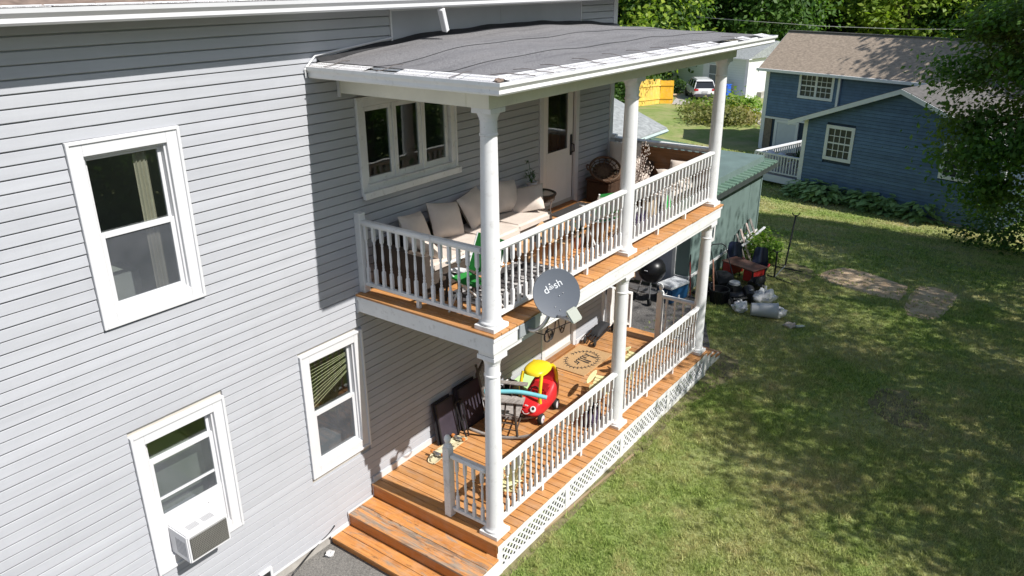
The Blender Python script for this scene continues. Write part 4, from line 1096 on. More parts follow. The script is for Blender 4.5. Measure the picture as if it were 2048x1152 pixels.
for x, zz in ((.225, .17), (.215, .29), (-.205, .20)): obj('stretcher', B().tube([(x, -.27, zz), (x, .27, zz)], .011, 6), M_DKWOOD, rk, smooth=40)
obj('seat', B().grid(lambda a, b: (-.24+.50*a, -.28+.56*b, .415-.022*math.sin(math.pi*b)*math.sin(math.pi*a)), 8, 8).box(-.24, .26, -.275, .275, .385, .405), mat('woven_seat', (.33, .30, .28), .9, .3, 22, .6, 60), rk, smooth=40)
for k in range(6):
    y = -.19+.076*k; obj('back_slat', B().beam((-.228, y, .46), (-.345, y, 1.0), .04, .010, (1, 0, 0)), M_WEATHER, rk)
for h in (.45, 1.0): obj('back_rail', B().beam((-.23-.245*(h-.45), -.25, h), (-.23-.245*(h-.45), .25, h), .03, .06), M_DKWOOD, rk, bevel=.006)
tag(obj('pool_noodle', B().tube(catmull([(1.86, -.50, .70), (2.02, -.68, .685), (2.17, -.95, .69), (2.34, -1.28, .63)], 6), .033, 12), mat('turquoise_foam', (.16, .46, .52), .7, .06, 6, .1, 60), smooth=50), 'turquoise foam pool noodle lying across the rocking chair arms', 'pool noodle')
# toy car
car = thing('toy_car', 'red toddler ride-on car with a yellow roof and painted face', 'toy car', (2.76, -.82, 0), R(8))
car.scale = (.92, .93, 1.0)
M_TRED = mat('red_toy_plastic', (.62, .022, .028), .32, .05, 3, .02, 30, coat=.2); M_TYEL = mat('yellow_toy_plastic', (.80, .58, .02), .35, .05, 3, .02, 30, coat=.2)
def body_section(t):   # t 0 front .. 1 rear
    x = -.42+.86*t
    w = .225*(1-abs(2*t-1)**4)**.5*.62+.10 if t < .5 else .235*(1-max(0, (t-.72)/.28)**3*.35)
    w = (.225*math.sqrt(max(0, 1-((.36-t)/.36)**2))+.012) if t < .36 else .235-.03*max(0, (t-.75)/.25)**2
    zb = .11+.09*max(0, (.16-t)/.16)**1.5
    if t < .34: zt = .235+.155*math.sin(math.pi/2*min(1, t/.26))
    elif t < .44: zt = .39-.03*(t-.34)/.10
    elif t < .78: zt = .36+.11*((t-.44)/.34)**1.5
    else: zt = .47+.05*math.sin((t-.78)/.22*math.pi/2)
    return x, w, zb, zt
bd = B(); NS, NR = 30, 28
def bf(a, q):
    x, w, zb, zt = body_section(a); th = 2*math.pi*q; c_, s_ = math.cos(th), math.sin(th); e = .55
    return (x, w*abs(c_)**e*(1 if c_ > 0 else -1), (zb+zt)/2+(zt-zb)/2*abs(s_)**e*(1 if s_ > 0 else -1))
rows = [[bf(i/NS, j/NR) for j in range(NR)] for i in range(NS+1)]
bd.v = [p for r_ in rows for p in r_]
bd.f = [(i*NR+j, i*NR+(j+1) % NR, (i+1)*NR+(j+1) % NR, (i+1)*NR+j) for i in range(NS) for j in range(NR)]+[tuple(reversed(range(NR))), tuple(range(NS*NR, NS*NR+NR))]
obj('body', bd, M_TRED, car, smooth=50)
# cockpit well (block on the shell, a recess's shade put into its darker red) and seat back
obj('cockpit', BX(-.02, .30, -.16, .16, .30, .452), mat('cockpit_shade_red', (.30, .012, .016), .4, .05, 3, 0), car, bevel=.03, seg=2)
obj('seat_back', B().prism([(.26, -.17, .40), (.26, .17, .40), (.33, .155, .62), (.34, .08, .66), (.34, -.08, .66), (.33, -.155, .62)], (.07, 0, -.0)), M_TRED, car, bevel=.015, seg=2)
roof_ = B()
def rf(a, q):
    th = 2*math.pi*a; rr2 = math.sin(math.pi/2*q); c_, s_ = math.cos(th), math.sin(th); e = .75
    return (.03+.26*rr2*abs(c_)**e*(1 if c_ > 0 else -1), .20*rr2*abs(s_)**e*(1 if s_ > 0 else -1), .78+.085*math.cos(math.pi/2*q)-.02*(q > .99))
roof_.grid(rf, 26, 8, True); obj('roof', roof_, M_TYEL, car, smooth=60)
roof2 = B().grid(lambda a, q: (lambda p: (p[0], p[1], min(p[2], .775)))(rf(a, q)), 26, 4, True); obj('roof_underside', roof2, M_TYEL, car)
for s_ in (-1, 1):
    obj('roof_pillar', B().tube(catmull([(-.17, .165*s_, .785), (-.235, .175*s_, .62), (-.255, .175*s_, .47), (-.24, .17*s_, .345)], 4), [.030]*10+[.034, .038, .04], 8, flat=.8), M_TYEL, car, smooth=50)
    obj('roof_pillar', B().tube(catmull([(.24, .165*s_, .785), (.34, .18*s_, .66), (.37, .185*s_, .50), (.355, .18*s_, .40)], 4), .034, 8, flat=.8), M_TYEL, car, smooth=50)
    eye = obj('eye', B().lathe([(.0, .0), (.050, .0), (.047, .014), (.02, .02), (0, .021)], 18, (-.372, .112*s_, .285), Euler((0, R(-62), R(30)*-s_)).to_matrix()), M_VINYL, car, smooth=50)
    obj('pupil', B().lathe([(0, 0), (.026, 0), (.022, .007), (0, .009)], 14, Vector((-.372, .112*s_, .285))+Euler((0, R(-62), R(30)*-s_)).to_matrix()@Vector((.008, 0, .017)), Euler((0, R(-62), R(30)*-s_)).to_matrix()), M_BLACK, eye, smooth=50)
obj('smile', B().tube(catmull([(-.395, .07, .235), (-.428, .035, .215), (-.436, 0, .21), (-.428, -.035, .215), (-.395, -.07, .235)], 4), .006, 5), M_VINYL, car, smooth=50)
obj('emblem', B().obox((-.385, 0, .33), (.012, .06, .022), (0, R(35), 0)), M_VINYL, car, bevel=.004)
obj('steering_wheel', B().tube([Vector((-.085, .0, .44))+Euler((0, R(-55), 0)).to_matrix()@Vector((.07*math.cos(t), .07*math.sin(t), 0)) for t in np.linspace(0, 6.283, 18, False)], .010, 6, True).tube([(-.12, 0, .38), (-.085, 0, .44)], .012, 6), M_BLACK, car, smooth=50)
for x, y in ((-.26, -.205), (-.26, .205), (.30, -.215), (.30, .215)):
    sg = -1 if y < 0 else 1; Mw = Euler((R(90)*-sg, 0, 0)).to_matrix()
    wv = obj('wheel', B().lathe([(.03, -.035), (.082, -.035), (.088, -.02), (.088, .02), (.08, .032), (.055, .034), (.05, .02)], 22, (x, y, .088), Mw), M_RUBBER, car, smooth=35)
    obj('hub', B().lathe([(0, .024), (.066, .026), (.062, .038), (.02, .046), (0, .047)], 18, (x, y, .088), Mw), M_VINYL, wv, smooth=35)
    obj('hub_cap', B().lathe([(0, .046), (.016, .047), (.014, .053), (0, .054)], 10, (x, y, .088), Mw), mat('magenta_plastic', (.40, .03, .22), .4, .05, 3, 0), wv)
# leaning panels
M_PANEL = mat('purple_black_panel', (.040, .033, .046), .5, .25, 5, .1, 40)
def panel(x0, x1, y, h, lab, tilt=9, th=.03):
    t = thing('folded_panel', lab, 'panel', ((x0+x1)/2, y, 0.002), 0); w = (x1-x0)/2
    t.rotation_euler = (R(-tilt), 0, 0)
    obj('board', BX(-w, w, -th/2, th/2, 0.0, h), M_PANEL, t, bevel=.006)
    obj('edge_band', frame_rect(B(), -w-.006, w+.006, .0, h+.006, .025, -th/2-.004, -th/2+.002), M_BLACK, t)
panel(1.19, 1.56, -.155, .66, 'narrow dark folded panel leaning at the step end of the wall row', 8)
panel(1.22, 1.60, -.205, .64, 'dark purple panel leaning in front of the narrow one', 10)
panel(1.66, 2.12, -.16, .70, 'wide black panel leaning on the wall behind the rocking chair', 8)
panel(1.70, 2.20, -.215, .68, 'front black panel of the pair beside the rocking chair back', 9)
sv = thing('folding_stool', 'black folding stool legs leaning between the dark panels', 'stool', (1.62, -.30, 0))
for s_ in (-1, 1): obj('leg', B().tube([(.03*s_, -.06, .01), (.07*s_, .10, .55)], .012, 6), M_BLACK, sv, smooth=40)
obj('crossbar', B().tube([(-.05, .01, .25), (.05, .01, .25)], .010, 6), M_BLACK, sv)
obj('seat_bar', B().tube([(-.072, .10, .55), (.072, .10, .55)], .014, 6), M_BLACK, sv)
# skateboard, wheels up
sk = thing('skateboard', 'pale skateboard lying upside down with amber wheels in the air', 'skateboard', (1.18, -.36, .002), R(2))
dkb = B()
def skp(a, zz):
    out = []
    for k in range(36):
        t = 2*math.pi*k/36; c_, s_ = math.cos(t), math.sin(t)
        x = .40*abs(c_)**.55*(1 if c_ > 0 else -1); y = .10*abs(s_)**.5*(1 if s_ > 0 else -1)
        out.append((x, y, .05-.045*max(0, (abs(x)-.26)/.14)**1.5+zz))
    return out
a_, b_ = skp(0, 0), skp(0, .012); dkb.add(a_+b_+[(0, 0, .05), (0, 0, .062)], [(k, (k+1) % 36, 36+(k+1) % 36, 36+k) for k in range(36)]+[(k, (k+1) % 36, 72) for k in range(36)]+[(36+k, 36+(k+1) % 36, 73) for k in range(36)])
def m_skate():
    b = NB('skate_print'); c = b.mix(b.ramp(b.noise(b.pos((1, 1, 1)), 14, 5, .6), [(.54, 0.), (.6, 1.)]), (.62, .55, .36), (.12, .10, .06)); b.bsdf(c, .4); return b.m
obj('deck', dkb, m_skate(), sk)
M_AMB = mat('amber_wheel', (.55, .20, .05), .35, .1, 8, 0)
for x in (-.24, .24):
    tk = obj('truck', BX(x-.035, x+.035, -.03, .03, .062, .085).box(x-.015, x+.015, -.095, .095, .078, .10), M_STEEL, sk, bevel=.004)
    for s_ in (-1, 1): obj('wheel', B().lathe([(.012, -.016), (.026, -.016), (.028, 0), (.026, .016), (.012, .016)], 14, (x, .095*s_, .095), Euler((R(90), 0, 0)).to_matrix()), M_AMB, tk, smooth=40)
# pale yellow chairs
M_PALE = mat('pale_yellow_plastic', (.66, .62, .34), .45, .05, 3, .03, 30)
def adirondack(loc, rz, k, label, bh=.88):
    t = thing('plastic_chair', label, 'chair', loc, rz)
    for s_ in (-1, 1):
        y = .27*s_*k
        obj('leg', B().beam((.26*k, y, 0), (.22*k, y, .40*k), .05*k, .03*k), M_PALE, t); obj('leg', B().beam((-.34*k, y*.9, 0), (-.12*k, y*.9, .34*k), .05*k, .03*k), M_PALE, t)
        ar = [(.34*k*math.cos(a)*1.0-.0, y+.06*k*math.sin(a), .46*k) for a in np.linspace(0, 6.283, 16, False)]
        obj('armrest', B().prism([(x*.95, yy, zz) for x, yy, zz in ar], (0, 0, .022*k)), M_PALE, t, bevel=.004)
    for q in range(5): obj('seat_slat', B().obox(((.24-.09*q)*k, 0, (.36-.03*q)*k), (.08*k, .50*k, .016*k), (0, R(-18), 0)), M_PALE, t)
    for q in range(5):
        y = (-.20+.10*q)*k; hh = (bh-.05*abs(q-2))*k
        obj('back_slat', B().beam((-.16*k, y*.8, .24*k), (-.42*k, y*1.05, hh), .085*k, .014*k, (1, 0, 0)), M_PALE, t, bevel=.003)
    return t
adirondack((.80, -1.62, 0), R(150), .62, 'small pale yellow plastic chair behind the near lower newel')
adirondack((3.78, -1.42, 0), R(12), .74, 'pale yellow lawn chair with paddle arms behind the middle lower column', .46)
adirondack((4.85, -1.36, 0), R(-10), .70, 'pale yellow lawn chair with paddle arms nearer the far porch stairs', .52)
tote('tote_bag', (3.02, -1.66, 0), .40, .26, .24, MATS['purple_fabric'], 'dark purple bag on the lower deck behind the railing', .2)
# folded stroller by the door
sr = thing('stroller', 'folded black stroller lying by the wall past the lower door', 'stroller', (5.72, -.22, 0), R(4))
rr = random.Random(2)
for k in range(6): obj('frame_tube', B().tube(catmull([(-.42+.02*k, -.10+.04*k, .05+.02*k), (0, -.12+.05*k, .12+.02*(k % 3)), (.42-.03*k, -.08+.035*k, .10+.03*(k % 2))], 4), .011, 6), M_BLACK, sr, smooth=40)
obj('canopy', pillow(.52, .20, .14, .4, 10, 3).xf((.05, 0, .15), (0, R(-8), 0)), mat('black_cloth', (.02, .02, .022), .8, .2, 9, .3, 30), sr, smooth=60)
for x, y in ((-.40, -.12), (-.36, .10), (.40, -.10), (.42, .08)): obj('wheel', B().lathe([(.02, -.015), (.065, -.015), (.07, 0), (.065, .015), (.02, .015)], 16, (x, y, .072), Euler((R(90), 0, R(10))).to_matrix()), M_RUBBER, sr, smooth=40)
# black bag and green board by the wall
tote('black_bag', (2.86, -.22, 0), .42, .26, .24, M_BLACK, 'black bag slumped on the deck behind the red toy car', .2)
tag(obj('green_board', B().obox((3.55, -.20, .10), (.80, .34, .02), (R(18), 0, R(4))), mat('lime_board', (.40, .62, .28), .45, .06, 3, .05, 20), bevel=.006), 'light green foam board propped by the wall behind the toy car', 'board')
def m_metalroof():
    b = NB('green_metal_roof'); w = b.n('TexWave', wave_type='BANDS', bands_direction='X'); w.inputs['Scale'].default_value = 1.26; w.inputs['Distortion'].default_value = .6; w.inputs['Detail'].default_value = 2
    b.link(b.pos(), w.inputs['Vector']); n = b.noise(b.pos((2.5, .5, 1)), 1.6, 6, .65)
    c = b.mix(b.ramp(w.outputs[1], [(.25, 0.), (.6, 1.)]), (.03, .06, .05), (.12, .20, .15))
    c = b.mix(b.ramp(n, [(.45, 0.), (.7, .6)]), c, (.20, .27, .22))
    b.bsdf(c, .65, 0, b.bump(w.outputs[1], .6, .03), .15); return b.m
# ================================================================== patio and yard
GZ = -.5
# green shed
shed = thing('green_shed', 'pale green shed with a ribbed green metal roof beside the gravel patio', 'shed', (12, 1.5, -.5))
def shp(n, b, m, **k):
    o = obj(n, b, m, shed, **k); o.location = (o.location.x-12, o.location.y-1.5, o.location.z+.5); return o
M_SHED = mat('shed_green', (.125, .178, .165), .7, .15, 2, .15, 12, stretch=(1, 1, .3))
M_SHED2 = mat('shed_base_green', (.105, .15, .14), .75, .15, 2, .15, 12)
sx0, sx1, sy0, sy1 = 9.85, 14.35, -.20, 5.2
shp('wall', BX(sx0, sx1, sy0, sy1, -.12, 1.95), M_SHED)
shp('base_wall', BX(sx0+.01, sx1-.01, sy0+.012, sy1-.01, -.9, -.121), M_SHED2)
for k in (1, 3):
    x = sx0+k*1.22; shp('panel_joint', BX(x-.012, x+.012, sy0-.005, sy0+.001, -.08, 1.80), M_SHED)
shp('base_trim', BX(sx0-.03, sx1+.02, sy0-.035, sy0-.002, -.13, -.075).box(sx0-.035, sx0-.002, sy0-.002, .11, -.13, -.075), M_WHITE_OLD)
shp('corner_trim', BX(sx1-.06, sx1+.018, sy0-.016, sy0+.002, -.075, 1.8), M_SHED)
dr = shp('door', BX(sx0-.03, sx0+.01, .20, 1.14, -.42, 1.62), mat('grey_door', (.40, .42, .47), .5, .05, 3, .03, 30), bevel=.004)
for q in range(3):
    for s_ in (0, 1): obj('door_panel', BX(sx0-.042, sx0-.028, .32+s_*.40, .61+s_*.40, -.30+q*.62, .20+q*.62), MATS['grey_door'], dr, bevel=.008)
obj('frame', BX(sx0-.045, sx0+.01, .12, .20, -.44, 1.70).box(sx0-.045, sx0+.01, 1.14, 1.22, -.44, 1.70).box(sx0-.044, sx0+.01, .201, 1.139, 1.62, 1.70), M_WHITE_OLD, dr)
win = shp('window', frame_rect(B(), 10.6, 11.2, .45, 1.25, .07, sy0-.04, sy0-.002), M_WHITE_OLD, label='white framed shed window'); obj('pane', BX(10.66, 11.14, sy0-.018, sy0-.012, .51, 1.19), M_GLASS, win)
M_MROOF = m_metalroof()
def srz(y): return 1.76+.062*(y+.45)
rfm = shp('roof', B().prism([(9.55, -.45, srz(-.45)), (14.75, -.45, srz(-.45)), (14.75, 5.4, srz(5.4)), (9.55, 5.4, srz(5.4))], (0, 0, -.03)), M_MROOF)
rib = B().prism([(-.035, -.455, srz(-.455)), (.035, -.455, srz(-.455)), (.014, -.455, srz(-.455)+.035), (-.014, -.455, srz(-.455)+.035)], (0, 5.85, .062*5.85)).mesh('roof_rib', M_MROOF)
for k in range(21): obj('roof_rib', rib, None, rfm, loc=(9.65+k*.25, 0, 0))
shp('roof_edge', BX(9.56, 14.74, -.452, -.40, 1.60, 1.728), mat('dark_fascia', (.035, .045, .042), .7, .2, 5, .1, 20))
# grey-roofed garage behind
gar = thing('garage', 'low garage with a grey shingled hip roof behind the plywood panel', 'garage', (11.5, 7, -.5))
M_GSH = mat('grey_shingle', (.27, .285, .285), .9, .3, 9, .6, 25)
zt_ = 2.62
gt = Vector((13.15, 2.07)); e0 = [(9.6, 2.0), (13.15, 2.07), (17.4, 6.05), (13.8, 9.5), (9.6, 9.0)]
gbv = B(); pk = (12.4, 5.6, 3.9)
gbv.v = [(x-11.5, y-7, zt_+.5) for x, y in e0]+[(pk[0]-11.5, pk[1]-7, pk[2]+.5)]+[(x-11.5, y-7, zt_+.40) for x, y in e0]
gbv.f = [(i, (i+1) % 5, 5) for i in range(5)]+[(i, 6+i, 6+(i+1) % 5, (i+1) % 5) for i in range(5)]+[(6, 7, 8, 9, 10)]
obj('roof', gbv, M_GSH, gar)
cen = Vector((13, 5.8)); wv = [((x-cen.x)*.88+cen.x-11.5, (y-cen.y)*.88+cen.y-7) for x, y in e0]
obj('wall', B().prism([(x, y, -.6) for x, y in wv], (0, 0, 3.4)), M_SHED, gar)
obj('fascia', B().tube([(x-11.5, y-7, zt_+.42) for x, y in e0], .05, 4, True), mat('mint_fascia', (.38, .46, .44), .5, .1, 4, 0), gar)
# kettle grill
gr = thing('kettle_grill', 'black kettle charcoal grill on three legs on the gravel patio', 'grill', (9.02, .32, GZ+.01), R(-20))
gr.scale = (1.1, 1.1, 1.1)
obj('bowl', B().lathe([(.03, .40), (.12, .42), (.22, .50), (.275, .60), (.285, .655), (.27, .655), (.26, .60), (.1, .45)], 26), M_BLACKE, gr, smooth=40)
ld = obj('lid', B().lathe([(.29, .66), (.288, .68), (.27, .77), (.21, .86), (.12, .91), (.03, .925), (0.0, .926)], 26), M_BLACKE, gr, smooth=40)
obj('lid_handle', B().tube([(-.06, 0, .92), (-.05, 0, .965), (.05, 0, .965), (.06, 0, .92)], .012, 6), M_BLACK, ld); obj('lid_vent', B().lathe([(.05, .893), (.052, .90), (.03, .905)], 14, (-.11, -.06, .0)), M_STEEL, ld)
for t, wl_ in ((2.4, 1), (3.9, 1), (.2, 0)):
    c_, s_ = math.cos(t), math.sin(t)
    lg = obj('leg', B().tube([(c_*.18, s_*.18, .46), (c_*.30, s_*.30, .06 if wl_ else .0)], .013, 8), M_STEEL, gr, smooth=40)
    if wl_: obj('wheel', B().lathe([(.02, -.02), (.07, -.02), (.075, 0), (.07, .02), (.045, .022), (.045, .028), (.02, .028)], 18, (c_*.31, s_*.31, .075), Euler((R(90), 0, R(70))).to_matrix()), M_RUBBER, gr, smooth=40)
obj('ash_catcher', B().lathe([(.12, .18), (.15, .19), (.15, .20)], 18), M_STEEL, gr, smooth=40)
obj('badge', B().obox((-.255, -.10, .72), (.01, .07, .025), (0, R(-22), R(21))), M_VINYL, gr)
# broken-down carton next to the grill
carton((9.3, 1.30, GZ+.01), (.55, .45, .32), .5, 'brown cardboard box on the patio behind the kettle grill')
tag(obj('steel_shelf', BX(-.4, .4, -.12, .12, 0, .02).box(-.4, -.38, -.12, .12, .02, .14).box(.38, .4, -.12, .12, .02, .14), M_STEEL, None, (9.50, .95, GZ+.01), (0, 0, R(80))), 'flat grey metal rack lying behind the grill legs', 'rack')
# cooler
cl = thing('cooler', 'blue ice chest with a white lid on the gravel patio', 'cooler', (9.38, -.06, GZ+.01), R(-12))
M_COOL = mat('cooler_blue', (.012, .060, .145), .4, .08, 4, .03, 30); M_LIDW = mat('cooler_white', (.60, .62, .64), .5, .05, 4, .05, 30)
obj('body', BX(-.32, .32, -.20, .20, 0, .34), M_COOL, cl, bevel=.025, seg=2); obj('lid', BX(-.335, .335, -.215, .215, .342, .42), M_LIDW, cl, bevel=.02, seg=2)
for s_ in (-1, 1): obj('handle', B().tube([(s_*.325, -.10, .30), (s_*.37, -.10, .24), (s_*.37, .10, .24), (s_*.325, .10, .30)], .011, 6), M_LIDW, cl, smooth=40)
obj('drain', BX(-.06, .0, -.205, -.198, .03, .16), M_LIDW, cl)
def pole(name, p0, p1, r, m, label, cat, head=None):
    t = thing(name, label, cat, p0); d = Vector(p1)-Vector(p0); obj('shaft', B().tube([(0, 0, 0), d], r, 8), m, t, smooth=40)
    if head: obj('head', head, M_BLACK, t, smooth=40)
    return t
M_REDW = mat('red_handle', (.28, .035, .03), .5, .1, 5, 0)
sh_ = pole('shovel', (9.74, -.34, GZ+.02), (9.90, -.20, .42), .016, M_REDW, 'red handled shovel leaning on the shed corner behind the cooler', 'shovel', B().grid(lambda a, b: (-.02+.10*(a-.5), -.05-.26*b, .03+.05*(1-b)+.25*(a-.5)**2), 6, 6))
obj('grip', B().tube([(.12, .10, .60), (.16, .14, .94)], .019, 8), M_BLACK, sh_, smooth=40)
tl = thing('tool_heap', 'heap of black tools against the shed base', 'tools', (10.05, -.48, GZ+.01), .3)
obj('case', BX(-.22, .22, -.12, .12, 0, .16), M_BLACK, tl, bevel=.02); obj('tube', B().tube([(-.3, -.1, .12), (.25, .05, .30)], .025, 8), M_BLACK, tl, smooth=40); obj('bracket', B().tube([(-.1, .02, .18), (.1, -.05, .36)], .02, 6), M_STEEL, tl)
# ribbed black basket with a wooden pole in it
bk = thing('ribbed_basket', 'black ribbed laundry basket on the grass past the porch column', 'basket', (9.80, -1.00, GZ+.005), .2)
obj('body', B().lathe([(.17, 0), (.22, .30), (.225, .33), (.205, .33), (.16, .02)], 24), M_BLACK, bk, smooth=30)
for k in range(24):
    t = 2*math.pi*k/24; obj('rib', B().beam((.178*math.cos(t), .178*math.sin(t), .02), (.222*math.cos(t), .222*math.sin(t), .30), .012, .02, (math.cos(t), math.sin(t), 0)), M_BLACK, bk)
tag(obj('wooden_pole', B().tube([(9.72, -.92, GZ+.05), (10.12, -.66, .36)], .018, 8), mat('salmon_pole', (.52, .24, .15), .6, .1, 6, 0), smooth=40), 'salmon coloured wooden pole leaning out of the black basket', 'pole')
tag(obj('garbage_pan', B().lathe([(.22, .0), (.30, .10), (.31, .11), (.27, .10), (.2, .02)], 24, (0, 0, 0)), M_RUBBER, None, (10.25, -.98, GZ+.01), (R(8), 0, 0), smooth=40), 'round black rubber pan on the grass behind the ribbed basket', 'pan')
# lawn mower
mw = thing('lawn_mower', 'black push lawn mower with grey wheels on the grass', 'lawn mower', (10.16, -1.20, GZ+.0), R(48))
obj('deck', B().lathe([(.30, .08), (.31, .16), (.28, .21), (.20, .24)], 20).xf((0, 0, 0)), M_BLACK, mw, smooth=40)
obj('skirt', BX(-.38, .36, -.22, .22, .09, .20), M_BLACK, mw, bevel=.05, seg=3); obj('engine', BX(-.14, .16, -.14, .14, .20, .38), M_BLACK, mw, bevel=.04, seg=2)
obj('engine_cover', B().lathe([(.13, .38), (.12, .43), (.06, .45)], 16), mat('mower_grey', (.30, .31, .32), .5, .1, 5, 0), mw, smooth=40)
for x, y, r_ in ((-.34, -.25, .10), (-.34, .25, .10), (.34, -.25, .12), (.34, .25, .12)):
    Mw = Euler((R(90)*(1 if y < 0 else -1), 0, 0)).to_matrix()
    wv = obj('wheel', B().lathe([(.03, -.025), (r_*.92, -.025), (r_, -.012), (r_, .012), (r_*.92, .025), (r_*.72, .025), (r_*.7, .015)], 20, (x, y, r_), Mw), M_RUBBER, mw, smooth=35)
    obj('hub', B().lathe([(0, .016), (r_*.68, .016), (r_*.5, .026), (0, .03)], 14, (x, y, r_), Mw), mat('hub_grey', (.42, .41, .40), .5, .1, 5, 0), wv, smooth=35)
for s_ in (-1, 1): obj('handle_tube', B().tube(catmull([(.30, .20*s_, .20), (.62, .20*s_, .55), (.95, .20*s_, .95)], 4), .013, 8), M_BLACK, mw, smooth=40)
obj('handle_bar', B().tube([(.95, -.20, .95), (1.0, -.12, 1.0), (1.0, .12, 1.0), (.95, .20, .95)], .014, 8), M_BLACK, mw, smooth=40)
obj('grass_bag', pillow(.46, .40, .36, .35, 12, 2).xf((.55, 0, .28)), mat('black_cloth', (.02, .02, .022), .8), mw, smooth=60)
# black bin tipped over, bags, grey bin
bb_ = thing('black_bin', 'black plastic tub tipped over beside the lawn mower', 'bin', (9.98, -1.66, GZ+.01), R(30))
obj('body', B().lathe([(.0, 0), (.16, 0), (.22, .40), (.235, .41), (.235, .44), (.20, .44), (.15, .03)], 22).xf((.12, 0, .17), (0, R(78), 0), .62), M_BLACK, bb_, smooth=35)
obj('sticker', B().obox((.24, -.02, .30), (.12, .08, .004), (0, R(10), R(20))), M_VINYL, bb_)
def bag(loc, r, seed, label, flat=.8):
    t = thing('plastic_bag', label, 'plastic bag', loc); obj('sack', crumple((0, 0, 0), r, seed, flat, 22), M_BAG, t, smooth=38)
    obj('knot', B().tube(catmull([(0, 0, r*1.3*flat), (.02, .0, r*2.0*flat), (.05, .02, r*2.35*flat)], 4), [.03, .02, .025, .02, .03, .02, .035, .03, .04], 7), M_BAG, t, smooth=60)
    return t
bag((10.30, -1.86, GZ), .22, 5, 'stuffed white plastic bag behind the tipped grey bin')
bag((9.55, -1.58, GZ), .15, 8, 'smaller white plastic bag beside the tipped black tub', .75)
tb_ = thing('trash_bin', 'grey plastic trash bin lying on its side on the lawn', 'bin', (9.57, -2.10, GZ+.0), R(-66))
obj('body', B().lathe([(0, 0), (.135, 0), (.165, .52), (.175, .53), (.175, .55), (.155, .55), (.13, .03)], 24).xf((-.27, 0, .17), (0, R(90), 0)), mat('bin_grey', (.43, .44, .45), .5, .05, 4, .05, 30), tb_, smooth=35)
obj('liner', crumple((.30, 0, .03), .155, 21, .85, 20), M_BAG, tb_, smooth=38)
tag(obj('litter_pile', crumple((9.42, -2.72, GZ-.02), .11, 31, .45, 16), mat('litter_tan', (.42, .36, .30), .8, .4, 14, .4, 30), smooth=25), 'small heap of tan paper litter beside the grey trash bin', 'litter')
tag(obj('plastic_bottle', B().lathe([(0, 0), (.03, 0), (.03, .14), (.012, .18), (.012, .20)], 12).xf((0, 0, .03), (0, R(90), R(-50))), mat('clear_plastic', (.40, .44, .42), .2, .1, 4, 0), None, (9.40, -2.84, GZ+.01), smooth=40), 'clear plastic bottle on the grass by the litter heap', 'bottle')
# toddler table with navy chairs
M_NAVY = mat('navy_plastic', (.010, .014, .035), .28, .1, 4, .02, 20, coat=.3); M_TR = mat('red_plastic2', (.36, .02, .02), .45, .1, 4, 0)
kt = thing('play_table', 'low brown topped play table with red sides on the lawn by the shed', 'table', (11.35, -.98, GZ), R(-20))
obj('top', BX(-.26, .26, -.48, .48, .44, .47), mat_wood('brown_top', (.12, .055, .04), (.06, .03, .02), axis='y'), kt, bevel=.008)
for y in (-.44, .20): obj('side', BX(-.24, .24, y, y+.26, .16, .438), M_TR, kt, bevel=.01)
for x in (-.22, .22):
    for y in (-.44, .44): obj('leg', B().tube([(x, y, 0), (x, y, .44)], .025, 8), M_BLACK, kt, smooth=40)
def scoop(loc, rz, label):
    t = thing('scoop_chair', label, 'chair', loc, rz)
    def f(a, b):
        u = 2*a-1; w = .19*(1-.25*b**3)
        if b < .4: x, z_ = .22-.55*b, .30-.03*math.sin(b*4)
        else: x, z_ = -.02-.22*(b-.4), .30+.78*(b-.4)
        return (x+.08*u*u, w*u, z_+.05*u*u+(-.10*max(0, abs(u)-.5)*(b > .9)))
    obj('shell', B().grid(f, 10, 14).grid(lambda a, b: tuple(Vector(f(a, b))+Vector((-.025, 0, -.02))), 10, 14), M_NAVY, t, smooth=60)
    obj('arm', B().tube(catmull([(.0, .20, .40), (.12, .22, .44), (.22, .20, .40)], 4), .022, 6), M_TR, t, smooth=40)
    for x, y in ((.2, .14), (.2, -.14), (-.12, .14), (-.12, -.14)): obj('leg', B().tube([(x*1.1, y*1.1, 0), (x*.8, y*.9, .31)], .018, 6), M_BLACK, t, smooth=40)
    return t
scoop((11.80, -.56, GZ), R(205), 'glossy navy scoop chair at the shed end of the play table')
scoop((11.75, -1.22, GZ), R(195), 'glossy navy scoop chair at the lawn end of the play table')
# lumber leaning on shed
for k, (x, c, lb_) in enumerate(((12.6, M_WEATHER, 'grey board leaning on the green shed wall'), (12.85, mat('pinkish_board', (.42, .33, .30), .8, .15, 5, .1, 20), 'pinkish plank leaning between grey board and shed corner'), (13.25, MATS.get('pinkish_board') or M_WEATHER, 'wide pale plank leaning at the shed corner'), (13.5, M_WEATHER, 'weathered plank leaning at the far shed corner'))):
    tag(obj('leaning_board', B().beam((x, -.62-.03*k, T(x, -.6)+.0), (x+.12, -.24, .22+.06*k), .10+.03*(k % 2), .02, (0, 1, 0)), c, bevel=.003), lb_, 'board')
tag(obj('gutter_length', B().beam((12.7, -.42, -.08), (14.2, -.48, .06), .07, .04), M_VINYL, bevel=.01), 'length of white gutter resting across the leaning boards', 'gutter')
